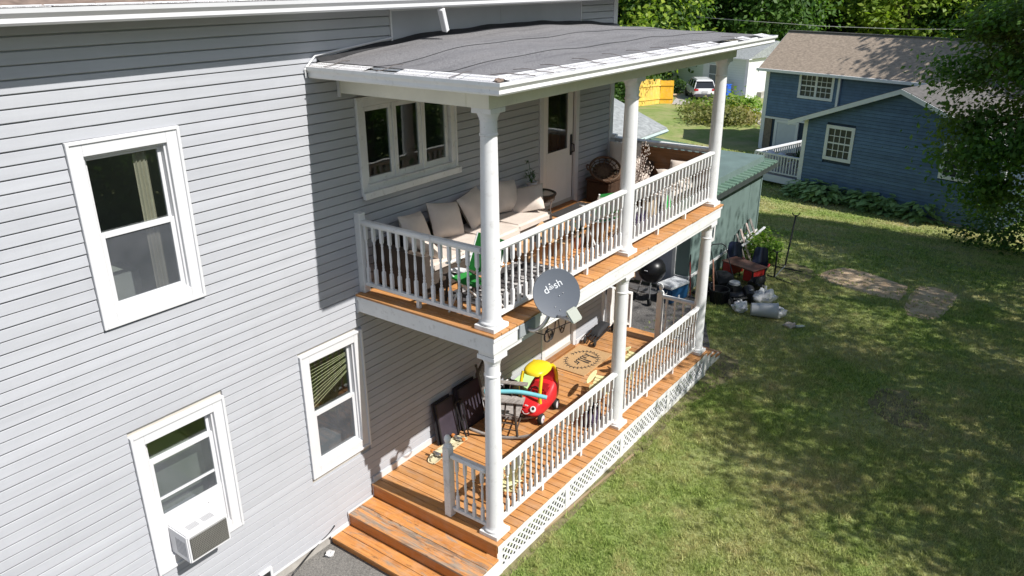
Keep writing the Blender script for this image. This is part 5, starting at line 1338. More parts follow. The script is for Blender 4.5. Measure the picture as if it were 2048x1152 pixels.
# canoe stand of dark tube
cs = thing('tube_stand', 'dark metal stand with two upright cradles on the lawn', 'stand', (12.3, -1.75, GZ))
def cg(u, v, z=None, dx=0): p = G(u, v); return Vector((p.x-12.3, p.y+1.75, (z if z is not None else p.z-GZ+.02)))
A_, B2, E_, F_ = cg(1548, 557), cg(1570, 533), cg(1605, 545), cg(1587, 571)
obj('foot', B().tube([cg(1525, 529), cg(1605, 545)], .018, 6), M_BLACK, cs, smooth=40); obj('foot', B().tube([cg(1534, 551), cg(1587, 571)], .018, 6), M_BLACK, cs, smooth=40)
obj('foot', B().tube([A_, B2], .016, 6), M_STEEL, cs, smooth=40)
def upright(p, q):
    obj('upright', B().tube([p, q], .022, 8), M_BLACK, cs, smooth=40); s_ = Vector((.1, -.14, 0)).normalized()
    obj('cradle', B().tube(catmull([q+s_*.10+Vector((0, 0, .07)), q+s_*.06+Vector((0, 0, .01)), q, q-s_*.06+Vector((0, 0, .01)), q-s_*.10+Vector((0, 0, .07))], 4), .014, 6), M_BLACK, cs, smooth=50)
upright(A_, A_+Vector((.0, .0, .66)))
upright(B2, B2+Vector((.55, .05, 1.18)))

# more of the heap by the shed
hs = thing('garden_hose', 'coiled dark hose on the grass behind the lawn mower', 'hose', (10.75, -.55, GZ+.01))
obj('coil', B().tube([(.22*math.cos(t)*(1+.05*math.sin(3*t)), .22*math.sin(t), .02+.012*t/2) for t in np.linspace(0, 18, 70)], .014, 6), M_BLACK, hs, smooth=60)
for k, (x, y, r_, lb_) in enumerate(((10.15, -.62, .17, 'black trash sack slumped against the shed base'), (11.0, -1.42, .19, 'black trash sack on the grass beside the play table leg'))):
    t = thing('trash_sack', lb_, 'bag', (x, y, GZ)); obj('sack', crumple((0, 0, 0), r_, 60+k, .8, 20), mat('black_sack', (.015, .015, .017), .3, .2, 9, .4, 25), t, smooth=38)
    obj('knot', B().tube([(0, 0, r_*1.3), (.02, .01, r_*1.75)], [.02, .035], 7), MATS['black_sack'], t)
hd = thing('shop_light', 'grey and white plastic tool case lying among the black clutter', 'tool case', (10.42, -1.55, GZ+.01), R(20))
obj('case', BX(-.20, .20, -.09, .09, 0, .12), mat('case_grey', (.42, .42, .43), .5, .1, 6, .05, 30), hd, bevel=.03, seg=2); obj('handle', B().tube([(-.09, 0, .12), (-.07, 0, .17), (.07, 0, .17), (.09, 0, .12)], .012, 6), M_BLACK, hd, smooth=50)
hd.name = 'tool_case'
# ================================================================== blue house
BL = Vector((27.3, 2.4, -2.2)); bang = math.atan2(-.962, -.272)      # local x runs along the gable, local y into the house
blue = thing('blue_house', 'navy blue clapboard house with white trim and a brown shingle roof', 'house', BL)
# local frame: X = along gable (to the right), Y = away from viewer
dr_ = Vector((-.272, -.962, 0)).normalized(); dn_ = Vector((.962, -.272, 0)).normalized()
Mb = Matrix(((dr_.x, dn_.x, 0), (dr_.y, dn_.y, 0), (0, 0, 1)))
class BB(B):
    pass
def bh(n, b, m, parent=None, **k):
    b.v = [tuple(Mb@Vector(v)) for v in b.v]; return obj(n, b, m, parent or blue, **k)
GW, EH, PH = 7.8, 3.12, 4.62
M_BWH = mat('blue_house_trim', (.70, .71, .72), .5, .05, 3, 0)
bh('wall', B().prism([(0, .03, -.4), (GW, .03, -.4), (GW, .03, EH), (GW/2, .03, PH), (0, .03, EH)], (0, 9, 0)), mat('blue_core_gap_shade', (.025, .045, .075), .7, .1, 3, 0))  # core colour darkened so the gaps read as shade lines under each clapboard
WINS = [(1.0, 2.22, 1.60, 3.0), (5.62, 6.84, 1.66, 3.06)]
e_ = .135; zz = .12
while zz < PH-.1:
    lo, hi = 0.0, GW
    if zz+e_*.5 > EH: 
        t = (zz+e_*.5-EH)/(PH-EH); lo, hi = GW/2*t, GW-GW/2*t
    iv = [(lo, hi)]
    for o in WINS:
        if o[2] < zz+e_ and zz < o[3]: iv = [s for a, b_ in iv for s in ((a, min(b_, o[0])), (max(a, o[1]), b_)) if s[1]-s[0] > .05]
    for a, c in iv: bh('clapboard', B().prism([(a, .02, zz+.012), (a, -.034, zz+.012), (a, -.006, zz+e_), (a, .02, zz+e_)], (c-a, 0, 0)), M_BLUE)
    zz += e_
bh('foundation', BX(.02, GW-.02, .01, .04, -.5, .118), M_CONC)
bh('cellar_window', BX(2.3, 3.2, -.01, .03, -.1, .09), M_DARK)
bh('corner_trim', BX(-.02, .16, -.035, .03, .1, EH), M_BWH); bh('corner_trim', BX(GW-.16, GW+.02, -.035, .03, .1, EH), M_BWH)
def gridwin(o, nx, nz, y, double=False, label=None):
    w = bh('window', frame_rect(B(), o[0], o[1], o[2], o[3], .13, y-.05, y+.02), M_BWH, bevel=0)
    a, c, p, q = o[0]+.13, o[1]-.13, o[2]+.13, o[3]-.13
    def ch(n, b, m): b.v = [tuple(Mb@Vector(v)) for v in b.v]; return obj(n, b, m, w)
    ch('pane', BX(a, c, y+.0, y+.006, p, q), mat('dark_pane', (.035, .04, .045), .3, .2, 2, 0))
    for k in range(1, nx): x = a+(c-a)*k/nx; ch('muntin', BX(x-.014, x+.014, y-.018, y-.002, p, q), M_BWH)
    for k in range(1, nz): z = p+(q-p)*k/nz; h = .03 if k == nz//2 else .014; ch('muntin', BX(a, c, y-.019, y-.001, z-h, z+h), M_BWH)
    if double: x = (a+c)/2; ch('mullion', BX(x-.06, x+.06, y-.03, y-.0, p, q), M_BWH)
for o in WINS: gridwin(o, 4, 4, 0)
M_BROOF = mat('brown_roof_shingle', (.33, .262, .20), .9, .28, 7, .7, 22, stretch=(1, 1, 3))
M_BROOF2 = mat('dark_roof_shingle', (.105, .098, .094), .9, .28, 7, .7, 22)
sl = (PH-EH)/(GW/2)
def wing_slope(s0, s1):
    zf = lambda s: PH+.10-abs(s-GW/2)*sl
    return B().prism([(s0, -.35, zf(s0)), (s1, -.35, zf(s1)), (s1, -.35, zf(s1)-.08), (s0, -.35, zf(s0)-.08)], (0, 9.0, 0))
bh('roof', wing_slope(-.55, GW/2), M_BROOF2); bh('roof', wing_slope(GW/2, GW+.55), M_BROOF2)
def rake(s0, s1):
    zf = lambda s: PH+.09-abs(s-GW/2)*sl
    return B().prism([(s0, -.38, zf(s0)-.01), (s1, -.38, zf(s1)-.01), (s1, -.38, zf(s1)-.19), (s0, -.38, zf(s0)-.19)], (0, .028, 0))
bh('rake_trim', rake(-.56, GW/2-.001), M_BWH); bh('rake_trim', rake(GW/2+.001, GW+.56), M_BWH)
# two storey block behind
YB, ZE = 6.7, 4.15
bh('wall', BX(-6.5, 9, YB+.03, YB+6, -.6, ZE), MATS['blue_core_gap_shade'])
zz = 1.75; W5 = (-4.65, -2.74, 2.86, 4.12)
while zz < ZE:
    iv = [(-6.5, -4.65), (-2.74, 1.5)] if W5[2] < zz+e_ and zz < W5[3] else [(-6.5, 1.5)]
    for a, c in iv: bh('clapboard', B().prism([(a, YB+.02, zz+.012), (a, YB-.034, zz+.012), (a, YB-.006, zz+e_), (a, YB+.02, zz+e_)], (c-a, 0, 0)), M_BLUE)
    zz += e_
gridwin(W5, 6, 4, YB, True)
bh('belt_trim', BX(-6.6, 0, YB-.05, YB+.02, 1.64, 1.74), M_BWH)
bh('corner_trim', BX(-6.6, -6.38, YB-.04, YB+.05, -.5, ZE), M_BWH); bh('downspout', BX(-2.5, -2.38, YB-.14, YB-.03, 2.0, ZE-.02), M_BWH)
bh('lower_wall', BX(-6.37, -5.95, YB-.02, YB+.02, -.5, 1.63), mat('tan_shingle', (.20, .16, .12), .8, .25, 9, .4, 30)); 
dd = bh('door', BX(-5.6, -4.5, YB-.02, YB+.02, -.3, 1.5), mat('grey_white_door', (.55, .58, .63), .5, .05, 3, 0))
bh('door_frame', BX(-5.75, -5.6, YB-.05, YB+.02, -.3, 1.63).box(-4.5, -4.35, YB-.05, YB+.02, -.3, 1.63).box(-5.6, -4.5, YB-.05, YB+.02, 1.5, 1.63), M_BWH)
zr = 5.92
bh('roof', B().prism([(-6.85, YB-.4, ZE+.02), (-6.85, YB+2.0, zr), (-6.85, YB+4.4, ZE+.02), (-6.85, YB+4.4, ZE-.08), (-6.85, YB+2.0, zr-.1), (-6.85, YB-.4, ZE-.08)], (16.5, 0, 0)), M_BROOF)
rg = B()
bh('gutter', BX(-6.9, 3, YB-.52, YB-.40, ZE-.10, ZE+.03), M_BWH); bh('rake_trim', B().prism([(-6.88, YB-.4, ZE-.0), (-6.88, YB+2.0, zr-.02), (-6.88, YB+2.0, zr-.2), (-6.88, YB-.4, ZE-.18)], (.028, 0, 0)), M_BWH)
bh('ridge_cap', BX(-6.86, 9.6, YB+1.9, YB+2.1, zr-.04, zr+.03), M_BROOF2)
# side deck of the blue house
DZ = .48
bh('deck', BX(-2.2, -.03, .15, 5.5, DZ-.05, DZ), mat('grey_deck', (.30, .29, .28), .8, .15, 5, .1, 20)); bh('deck_skirt', BX(-2.25, -.03, .09, .14, DZ-.30, DZ-.0).box(-2.27, -2.21, .09, 5.5, DZ-.30, DZ), M_BWH)
bh('deck_post', BX(-2.1, -1.98, .2, .32, -.4, DZ-.31).box(-.3, -.18, .2, .32, -.4, DZ-.31), M_BWH)
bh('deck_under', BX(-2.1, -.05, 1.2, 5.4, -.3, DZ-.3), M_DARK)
rl = bh('deck_rail', BX(-2.3, -.03, .08, .20, DZ+.86, DZ+.93).box(-2.32, -2.18, .201, 5.5, DZ+.86, DZ+.93).box(-2.25, -.03, .11, .16, DZ+.10, DZ+.15).box(-2.27, -2.22, .161, 5.5, DZ+.10, DZ+.15).box(-2.32, -2.2, .08, .2, DZ, DZ+.86), M_BWH)
for k in range(15): bh('baluster', BX(-2.12+k*.142, -2.075+k*.142, .115, .155, DZ+.15, DZ+.86), M_BWH, rl)
for k in range(30): bh('baluster', BX(-2.265, -2.225, .34+k*.17, .38+k*.17, DZ+.15, DZ+.86), M_BWH, rl)
def bpt(x, y, z): return BL+Mb@Vector((x, y, z))
# things on that deck
bp_ = thing('deck_planter', 'green shrub in a white pot on the blue house deck', 'potted plant', bpt(-.55, .9, DZ))
obj('pot', B().lathe([(.16, 0), (.22, .34), (.24, .36), (.2, .34)], 16), M_VINYL, bp_, smooth=40)
lf = B(); rr = random.Random(8)
for k in range(260):
    d = Vector((rr.gauss(0, 1), rr.gauss(0, 1), rr.gauss(0, 1))).normalized(); leaf(lf, Vector((0, 0, .68))+d*rr.uniform(.1, .34), d+Vector((0, 0, .4)), .16, .07)
struct(obj('foliage', lf, M_LEAF1, bp_), 'stuff')
bs = thing('bistro_table', 'small dark bistro table on the blue house deck', 'table', bpt(-1.25, 1.5, DZ)); obj('top', B().lathe([(.33, .70), (.33, .73)], 20), M_BLACK, bs)
for k in range(3): t = k*2.1; obj('leg', B().tube([(.1*math.cos(t+2), .1*math.sin(t+2), .70), (.3*math.cos(t), .3*math.sin(t), 0)], .015, 6), M_BLACK, bs)
for k, (x, y, lb_) in enumerate(((-1.9, .7, 'white rounded patio chair at the corner of the blue house deck'), (-1.3, .62, 'white rounded patio chair before the bistro table'))):
    t = thing('patio_chair', lb_, 'chair', bpt(x, y, DZ)); obj('shell', B().ell((0, 0, .62), (.30, .26, .30), 14, 8), M_VINYL, t, smooth=60)
    for q in range(4): obj('leg', BX(-.02, .02, -.02, .02, 0, .42), M_VINYL, t, loc=(.2*(1 if q % 2 else -1), .18*(1 if q > 1 else -1), 0))
# hostas along the foundation
M_HOSTA = mat('hosta_leaf', (.26, .40, .14), .5, .3, 6, 0)
def hosta(u, v, r, seed, lb_):
    p = G(u, v)-dn_*(.25+.13*seed); p.z = T(p.x, p.y); t = thing('hosta', lb_, 'hosta', p, 0, 'hostas along the blue house foundation'); rr = random.Random(seed); lf = B()
    for k in range(190):
        a = rr.uniform(0, 6.3); el_ = rr.uniform(.15, 1.3); q = Vector((math.cos(a)*math.cos(el_), math.sin(a)*math.cos(el_), math.sin(el_)))
        base = q*r*rr.uniform(.35, .75); d = Vector((math.cos(a), math.sin(a), rr.uniform(-.7, .2))); leaf(lf, base, d, r*.36, r*.22)
    struct(obj('foliage', lf, M_HOSTA, t), 'stuff'); return t
for k, (u, v) in enumerate(((1606, 388), (1632, 392), (1660, 396), (1725, 402), (1752, 408), (1782, 412), (1812, 418), (1870, 428))):
    hosta(u, v, .9+.12*(k % 3), k, 'leafy green hosta clump in the row along the blue house wall')
# ================================================================== white house, car, fence
wc = G(1489, 207); wf = Vector((.25, .97, 0)).normalized(); wsd = Vector((.97, -.25, 0)).normalized()
wc = Vector((wc.x+3.0, wc.y+1.05, wc.z))
wh = thing('white_house', 'pale mint and white house beyond the driveway with shutters', 'house', wc)
Mw_ = Matrix(((wf.x, wsd.x, 0), (wf.y, wsd.y, 0), (0, 0, 1)))
def wp(n, b, m, parent=None, **k): b.v = [tuple(Mw_@Vector(v)) for v in b.v]; return obj(n, b, m, parent or wh, **k)
def m_lap(name, col):
    b = NB(name); w = b.n('TexWave', wave_type='BANDS', bands_direction='Z', wave_profile='SAW'); w.inputs['Scale'].default_value = 1.6; b.link(b.pos(), w.inputs['Vector'])
    b.bsdf(b.mix(b.ramp(w.outputs[1], [(.0, 0.), (.12, 1.)]), sc(col, .72), col), .6, 0, b.bump(w.outputs[1], .5, .03)); return b.m
M_MINT = m_lap('mint_lap_siding', (.56, .63, .56)); M_WLAP = m_lap('white_lap_siding', (.72, .73, .72))
WL, WD, WE, WR = 13, 7.0, 3.2, 4.25
wp('wall', BX(0, WL, .01, WD, -2.5, WE), M_MINT)
wp('side_wall', B().prism([(-.02, 0, -2.5), (-.02, WD, -2.5), (-.02, WD, WE), (-.02, WD*.75, WE+.6), (-.02, WD/2, WR), (-.02, WD*.25, WE+.6), (-.02, 0, WE)], (.05, 0, 0)), M_WLAP)
wp('corner_board', BX(-.04, .22, -.04, .02, -1, WE), M_BWH)
wp('roof', B().prism([(-.3, -.4, WE-.05), (-.3, WD*.24, WE+.66), (-.3, WD/2, WR+.12), (-.3, WD*.76, WE+.66), (-.3, WD+.4, WE-.05)], (WL+.6, 0, 0)), MATS['grey_shingle'])
wp('eave', BX(-.3, WL, -.45, -.02, WE-.12, WE-.06), M_BWH)
def far_window(x0, x1, z0, z1):
    w = wp('window', frame_rect(B(), x0, x1, z0, z1, .1, -.07, .0), M_BWH); b = BX(x0+.1, x1-.1, -.02, .005, z0+.1, z1-.1); b.v = [tuple(Mw_@Vector(v)) for v in b.v]; obj('pane', b, mat('grey_pane', (.16, .18, .20), .15, .2, 2, 0), w)
    b = BX(x0+.1, x1-.1, -.05, -.021, (z0+z1)/2-.03, (z0+z1)/2+.03); b.v = [tuple(Mw_@Vector(v)) for v in b.v]; obj('meeting_rail', b, M_BWH, w)
    for a, c in ((x0-.55, x0-.02), (x1+.02, x1+.55)): wp('shutter', BX(a, c, -.05, .0, z0-.05, z1+.05), M_BWH)
far_window(2.6, 3.9, .8, 2.5); far_window(10.6, 12.2, 1.5, 2.7)
wp('door', BX(7.6, 8.7, -.06, .0, .55, 2.85), M_BWH); wp('door_glass', B().prism([(8.15+.26*math.cos(t), -.066, 1.8+.75*math.sin(t)) for t in np.linspace(0, 6.283, 18, False)], (0, .01, 0)), mat('grey_pane', (.16, .18, .20)))
wp('door_step', BX(7.3, 9, -1.2, -.01, -.3, .5), M_CONC); wp('wall_lamp', BX(7.05, 7.25, -.2, -.0, 2.3, 2.7), M_BLACK); wp('mail_box', BX(9.3, 9.9, -.25, -.01, 1.5, 2.0), M_BLACK)
wp('air_unit', BX(-.45, -.03, 1.6, 2.5, -.3, .35), M_CONC); wp('gable_vent', BX(-.06, -.02, 3.2, 3.8, 2.9, 3.5), M_BLACK)
wp('side_deck', BX(-1.8, -.05, 6.0, 9.5, 1.3, 1.5).box(-1.8, -1.7, 6.0, 9.5, 2.2, 2.3), M_BWH)
def wpt(x, y): 
    q = wc+Mw_@Vector((x, y, 0)); return Vector((q.x, q.y, T(q.x, q.y)))
rb_ = thing('recycling_bin', 'bright blue recycling bin against the white house wall', 'bin', wpt(1.4, -1.0)); obj('body', B().prism([(-.42, -.42, 0), (.42, -.42, 0), (.42, .42, 0), (-.42, .42, 0)], (0, 0, 1.05)), mat('bin_blue', (.02, .10, .50), .4, .05, 3, 0), rb_, bevel=.05); obj('lid', BX(-.46, .46, -.46, .46, 1.06, 1.14), MATS['bin_blue'], rb_, bevel=.03)
gl = thing('patio_grill', 'small dark cart grill beside the blue recycling bin', 'grill', wpt(2.9, -1.0)); obj('box', BX(-.4, .4, -.3, .3, .75, 1.05), M_STEEL, gl, bevel=.05); obj('cart', BX(-.35, -.28, -.28, .28, 0, .75).box(.28, .35, -.28, .28, 0, .75).box(-.28, .28, -.28, .28, .2, .24), M_BLACK, gl)
# car
cp = G(1398, 196); cdir = Vector((wf.x, wf.y, 0)); cang = math.atan2(.55, .83)
suv = thing('parked_car', 'white compact sport utility car parked on the driveway', 'car', cp, cang)
M_CARW = mat('white_car_paint', (.74, .74, .75), .22, .02, 2, 0, coat=.6); M_CARG = mat('car_glass', (.02, .022, .025), .06, .1, 2, 0, coat=.5); M_CLAD = mat('car_cladding', (.05, .05, .052), .6, .1, 3, 0)
cs_ = [(-2.25, .42, .95, .70), (-2.2, .40, 1.05, .84), (-1.6, .38, 1.08, .90), (0, .36, 1.02, .91), (1.3, .36, 1.0, .90), (2.0, .38, .92, .84), (2.3, .45, .78, .66)]
b = B(); nr = 16
for x, zb, zt, w in cs_:
    for k in range(nr):
        t = 2*math.pi*k/nr+math.pi/nr; c_, s_ = math.cos(t), math.sin(t); e = .4
        b.v.append((x, w*abs(c_)**e*(1 if c_ > 0 else -1), (zb+zt)/2+(zt-zb)/2*abs(s_)**e*(1 if s_ > 0 else -1)))
b.f = [(i*nr+k, i*nr+(k+1) % nr, (i+1)*nr+(k+1) % nr, (i+1)*nr+k) for i in range(len(cs_)-1) for k in range(nr)]+[tuple(range(nr)), tuple(range((len(cs_)-1)*nr, len(cs_)*nr))]
obj('body', b, M_CARW, suv, smooth=45)
def prism_cab(x0, x1, x2, x3, z0, z1, w0, w1): return B().add([(x0, -w0, z0), (x3, -w0, z0), (x3, w0, z0), (x0, w0, z0), (x1, -w1, z1), (x2, -w1, z1), (x2, w1, z1), (x1, w1, z1)], [(0, 3, 2, 1), (4, 5, 6, 7), (0, 1, 5, 4), (1, 2, 6, 5), (2, 3, 7, 6), (3, 0, 4, 7)])
obj('cabin_glass', prism_cab(-2.15, -1.78, .45, 1.15, 1.02, 1.60, .84, .66), M_CARG, suv, bevel=.04)
obj('roof', prism_cab(-1.95, -1.7, .35, .5, 1.575, 1.68, .70, .60), M_CARW, suv, bevel=.04, seg=2)
for s_ in (-1, 1):
    for x0, x1, x2, x3 in ((-2.12, -1.82, -1.70, -1.95), (-.98, -.9, -.80, -.86), (.12, .02, .12, .24), (1.05, .42, .55, 1.2)): obj('roof_pillar', B().add([(x0, .845*s_, 1.03), (x3, .845*s_, 1.03), (x2, .675*s_, 1.6), (x1, .675*s_, 1.6), (x0, .80*s_, 1.03), (x3, .80*s_, 1.03), (x2, .63*s_, 1.6), (x1, .63*s_, 1.6)], [(0, 1, 2, 3), (4, 5, 6, 7), (0, 1, 5, 4), (1, 2, 6, 5), (2, 3, 7, 6), (3, 0, 4, 7)]), M_CARW, suv)
    obj('roof_rail', B().tube([(-1.6, .60*s_, 1.70), (.3, .60*s_, 1.70)], .025, 6), M_STEEL, suv)
    obj('tail_light', BX(-2.27, -2.0, .52 if s_ > 0 else -.86, .86 if s_ > 0 else -.52, .86, 1.02), mat('tail_red', (.42, .01, .012), .2, .05, 3, 0), suv, bevel=.03)
    for x in (-1.42, 1.40):
        Mq = Euler((R(90)*-s_, 0, 0)).to_matrix(); wv = obj('wheel', B().lathe([(.15, -.10), (.33, -.10), (.35, -.06), (.35, .08), (.32, .10), (.22, .10)], 22, (x, .82*s_, .35), Mq), M_RUBBER, suv, smooth=35); obj('rim', B().lathe([(0, .07), (.22, .075), (.20, .10), (.05, .095), (0, .095)], 16, (x, .82*s_, .35), Mq), M_STEEL, wv, smooth=35)
obj('rear_bumper', BX(-2.36, -2.05, -.84, .84, .36, .62), M_CLAD, suv, bevel=.06, seg=2); obj('number_plate', BX(-2.285, -2.27, -.22, .22, .72, .86), mat('plate_grey', (.5, .5, .5), .5), suv); obj('sill', BX(-1.05, 1.05, -.92, .92, .30, .45), M_CLAD, suv, bevel=.05)
# stained plank fence, each plank a part
M_FENCE = mat_wood('yellow_stained_fence', (.84, .56, .12), (.72, .42, .06), axis='z', orand=.2)
M_FENCE2 = mat_wood('orange_stained_fence', (.82, .46, .03), (.68, .34, .015), axis='z', orand=.2)
def fence(u0, v0, u1, v1, n, h0, h1, m, label):
    a, c = G(u0, v0), G(u1, v1); t = thing('plank_fence', label, 'fence', a); d = c-a
    u_ = Vector((d.x, d.y, 0)).normalized(); w = Vector((d.x, d.y, 0)).length/n; nn_ = Vector((u_.y, -u_.x, 0)); ang = math.atan2(u_.y, u_.x)
    for k in range(n):
        p = d*((k+.5)/n); g = T(a.x+p.x, a.y+p.y)-a.z; h = h0+(h1-h0)*k/n+rnd.uniform(-.02, .02)
        obj('plank', BX(-w*.48, w*.48, -.012, .012, -.1, h), m, t, loc=(p.x, p.y, g), rot=(0, 0, ang))
    for z in (.4, 1.4): obj('rail', B().beam(Vector((0, 0, z))-nn_*-.05, d+Vector((0, 0, z))-nn_*-.05, .05, .09), m, t)
fence(1262, 214, 1318, 207, 20, 1.95, 1.85, M_FENCE, 'pale yellow stained plank fence panel below the trees')
fence(1319, 207, 1345, 207, 11, 1.75, 1.75, M_FENCE2, 'deeper orange stained plank fence panel beside the driveway')
sheet('far_driveway', bl((1343, 209), (1352, 196), (1372, 178), (1480, 184), (1500, 214), (1540, 222), (1540, 262), (1500, 240), (1440, 214), (1400, 213)), M_DRIVE, .03, 2)
sheet('dry_garden_bed', bl((1345, 188), (1352, 176), (1378, 170), (1372, 182), (1352, 198)), M_DIRT, .03, 2)
# street pole and wire
sp0 = Vector((60, 33, T(60, 33)))
tag(obj('utility_wire', B().tube([Vector(CAM+ray(u, v)*dd_) for u, v, dd_ in ((1240, 18, 88), (1370, 32, 84), (1500, 42, 82), (1640, 52, 84), (1800, 58, 90), (2100, 60, 95))], .022, 5), M_STEEL), 'thin grey utility wire strung before the woods', 'wire')
sh1 = G(1518, 110)
# ================================================================== vegetation
def m_leaf(name, c1, c2, c3=None, trans=.42, orand=.3):
    b = NB(name); r_ = b.rand_isl()
    c = b.mix(r_, c1, c2)
    if c3: c = b.mix(b.ramp(b.noise(b.pos(), .35, 3), [(.48, 0.), (.68, .8)]), c, c3)
    k = b.math('ADD', b.math('MULTIPLY', b.rand_obj(), orand), 1-orand/2); c = b.mix(1.0, c, k, 'MULTIPLY')
    d = b.n('BsdfPrincipled'); b.link(c, d.inputs['Base Color']); d.inputs['Roughness'].default_value = .5; d.inputs['Specular IOR Level'].default_value = .25
    t = b.n('BsdfTranslucent'); b.link(b.mix(1.0, c, (1.3, 1.5, .5), 'MULTIPLY'), t.inputs[0])
    mx = b.n('MixShader'); mx.inputs[0].default_value = trans
    b.link(d.outputs[0], mx.inputs[1]); b.link(t.outputs[0], mx.inputs[2]); b.link(mx.outputs[0], b.out.inputs[0]); return b.m
M_LF_MAPLE = m_leaf('maple_leaf', (.055, .125, .025), (.155, .265, .05), (.17, .16, .05))
M_LF_SHADE = m_leaf('shade_tree_leaf', (.15, .27, .05), (.27, .43, .09), None, .6)
M_LF_DARK = m_leaf('forest_leaf', (.035, .085, .020), (.105, .18, .04), (.06, .12, .028))
M_LF_LIGHT = m_leaf('bright_leaf', (.15, .24, .03), (.28, .38, .05), (.34, .38, .055))
M_LF_BUSH = m_leaf('bush_leaf', (.11, .21, .03), (.24, .35, .055), (.28, .27, .09))
M_LF_BROWN = m_leaf('dry_bush_leaf', (.13, .15, .04), (.24, .23, .08), (.28, .22, .10))
M_BARK = mat('bark', (.085, .068, .055), .95, .35, 6, .8, 25, stretch=(1, 1, .3))
def leaves(name, P, N_, size, m, rng, asp=.62):
    """one mesh of folded leaf blades; P points, N_ leaf normals"""
    n = len(P); N_ = N_/np.linalg.norm(N_, axis=1, keepdims=True)
    r_ = rng.normal(size=(n, 3)); d = np.cross(N_, r_); d /= np.linalg.norm(d, axis=1, keepdims=True)+1e-9
    s = np.cross(N_, d); L_ = (size*rng.uniform(.6, 1.3, n))[:, None]
    v = np.empty((n, 4, 3)); v[:, 0] = P-d*L_*.5; v[:, 1] = P+s*L_*asp*.5+N_*L_*.08; v[:, 2] = P+d*L_*.5; v[:, 3] = P-s*L_*asp*.5+N_*L_*.08
    me = bpy.data.meshes.new(name); me.vertices.add(4*n); me.vertices.foreach_set('co', v.ravel().astype(np.float32))
    me.loops.add(4*n); me.loops.foreach_set('vertex_index', np.arange(4*n, dtype=np.int32)); me.polygons.add(n)
    me.polygons.foreach_set('loop_start', np.arange(0, 4*n, 4, dtype=np.int32)); me.update(); me.validate(); me.materials.append(m); return me
def crown(rng, n, c, rad, ncl, cr, zlow=-9, extra=None, hollow=.55):
    u = rng.normal(size=(ncl, 3)); u /= np.linalg.norm(u, axis=1, keepdims=True)
    cen = np.array(c)+u*np.array(rad)*(hollow+(1-hollow)*rng.random((ncl, 1))**.6)*(1+.12*np.sin(5*u[:, :1]+3*u[:, 1:2]))
    cen = cen[cen[:, 2] > zlow]
    if extra is not None: cen = np.vstack([cen, extra])
    k = rng.integers(0, len(cen), n); off = rng.normal(size=(n, 3))*np.array([1, 1, .55])*cr*(.6+.8*rng.random((len(cen), 1))[k])
    P = cen[k]+off; out = (P-np.array(c)); out /= np.linalg.norm(out, axis=1, keepdims=True)+1e-9
    N_ = out*.5+np.array([0, 0, .75])+rng.normal(size=(n, 3))*.45
    return P, N_, cen
def trunk(b, h, r, rng, limbs=6, c=(0, 0, 0), cen=None):
    p = [Vector((0, 0, -.2)), Vector((rng.normal()*.1, rng.normal()*.1, h*.35)), Vector((rng.normal()*.25, rng.normal()*.25, h*.7)), Vector((rng.normal()*.3, rng.normal()*.3, h))]
    pts = catmull(p, 4); b.tube(pts, [r*(1.25-.95*i/len(pts)) for i in range(len(pts))], 9)
    for k in range(limbs):
        q = pts[4+int(k*(len(pts)-5)/limbs)]
        e = Vector(cen[int(rng.integers(0, len(cen)))]) if cen is not None else q+Vector((rng.normal()*2, rng.normal()*2, 1.5))
        m = (q+e)/2+Vector((0, 0, .3)); lp = catmull([q, m, e], 4); b.tube(lp, [r*.42*(1-.85*i/len(lp)) for i in range(len(lp))], 6)
    return b
def tree(name, label, base, h, rad, cz, nleaf, size, ncl, cr, m, seed, group=None, extra=None, r=.2, zlow=-9, hollow=.55, limbs=8):
    rng = np.random.default_rng(seed); t = thing(name, label, 'tree', base, 0, group)
    P, N_, cen = crown(rng, nleaf, (0, 0, cz), rad, ncl, cr, zlow, extra, hollow)
    obj('crown', leaves('crown', P, N_, size, m, rng), None, t)
    obj('trunk', trunk(B(), cz+rad[2]*.4, r, rng, limbs, cen=cen), M_BARK, t, smooth=50); return t
# big maple at the edge of the lawn
mb = Vector((19.3, -8.7, T(19.3, -8.7)))
ex = []
rng = np.random.default_rng(5)
for x, y, z, n_ in ((17.2, -4.0, 1.9, 5), (17.4, -4.4, 1.2, 5), (18.4, -3.6, 2.6, 6), (18.8, -3.4, 3.8, 6), (18.6, -3.5, 5.2, 7), (17.0, -5.2, 2.4, 8), (17.5, -4.6, 4.2, 8), (17.2, -4.6, 5.6, 8)):
    for _ in range(n_): ex.append((x-mb.x+.3+rng.normal()*.28, y-.80-mb.y+rng.normal()*.28, z-mb.z+rng.normal()*.22))
tree('maple_tree', 'large leafy maple overhanging the blue house and the lawn', mb, 10, (4.0, 3.9, 4.5), 6.7, 100000, .155, 320, .42, M_LF_MAPLE, 1, extra=np.array(ex), r=.28, hollow=.5, limbs=14)
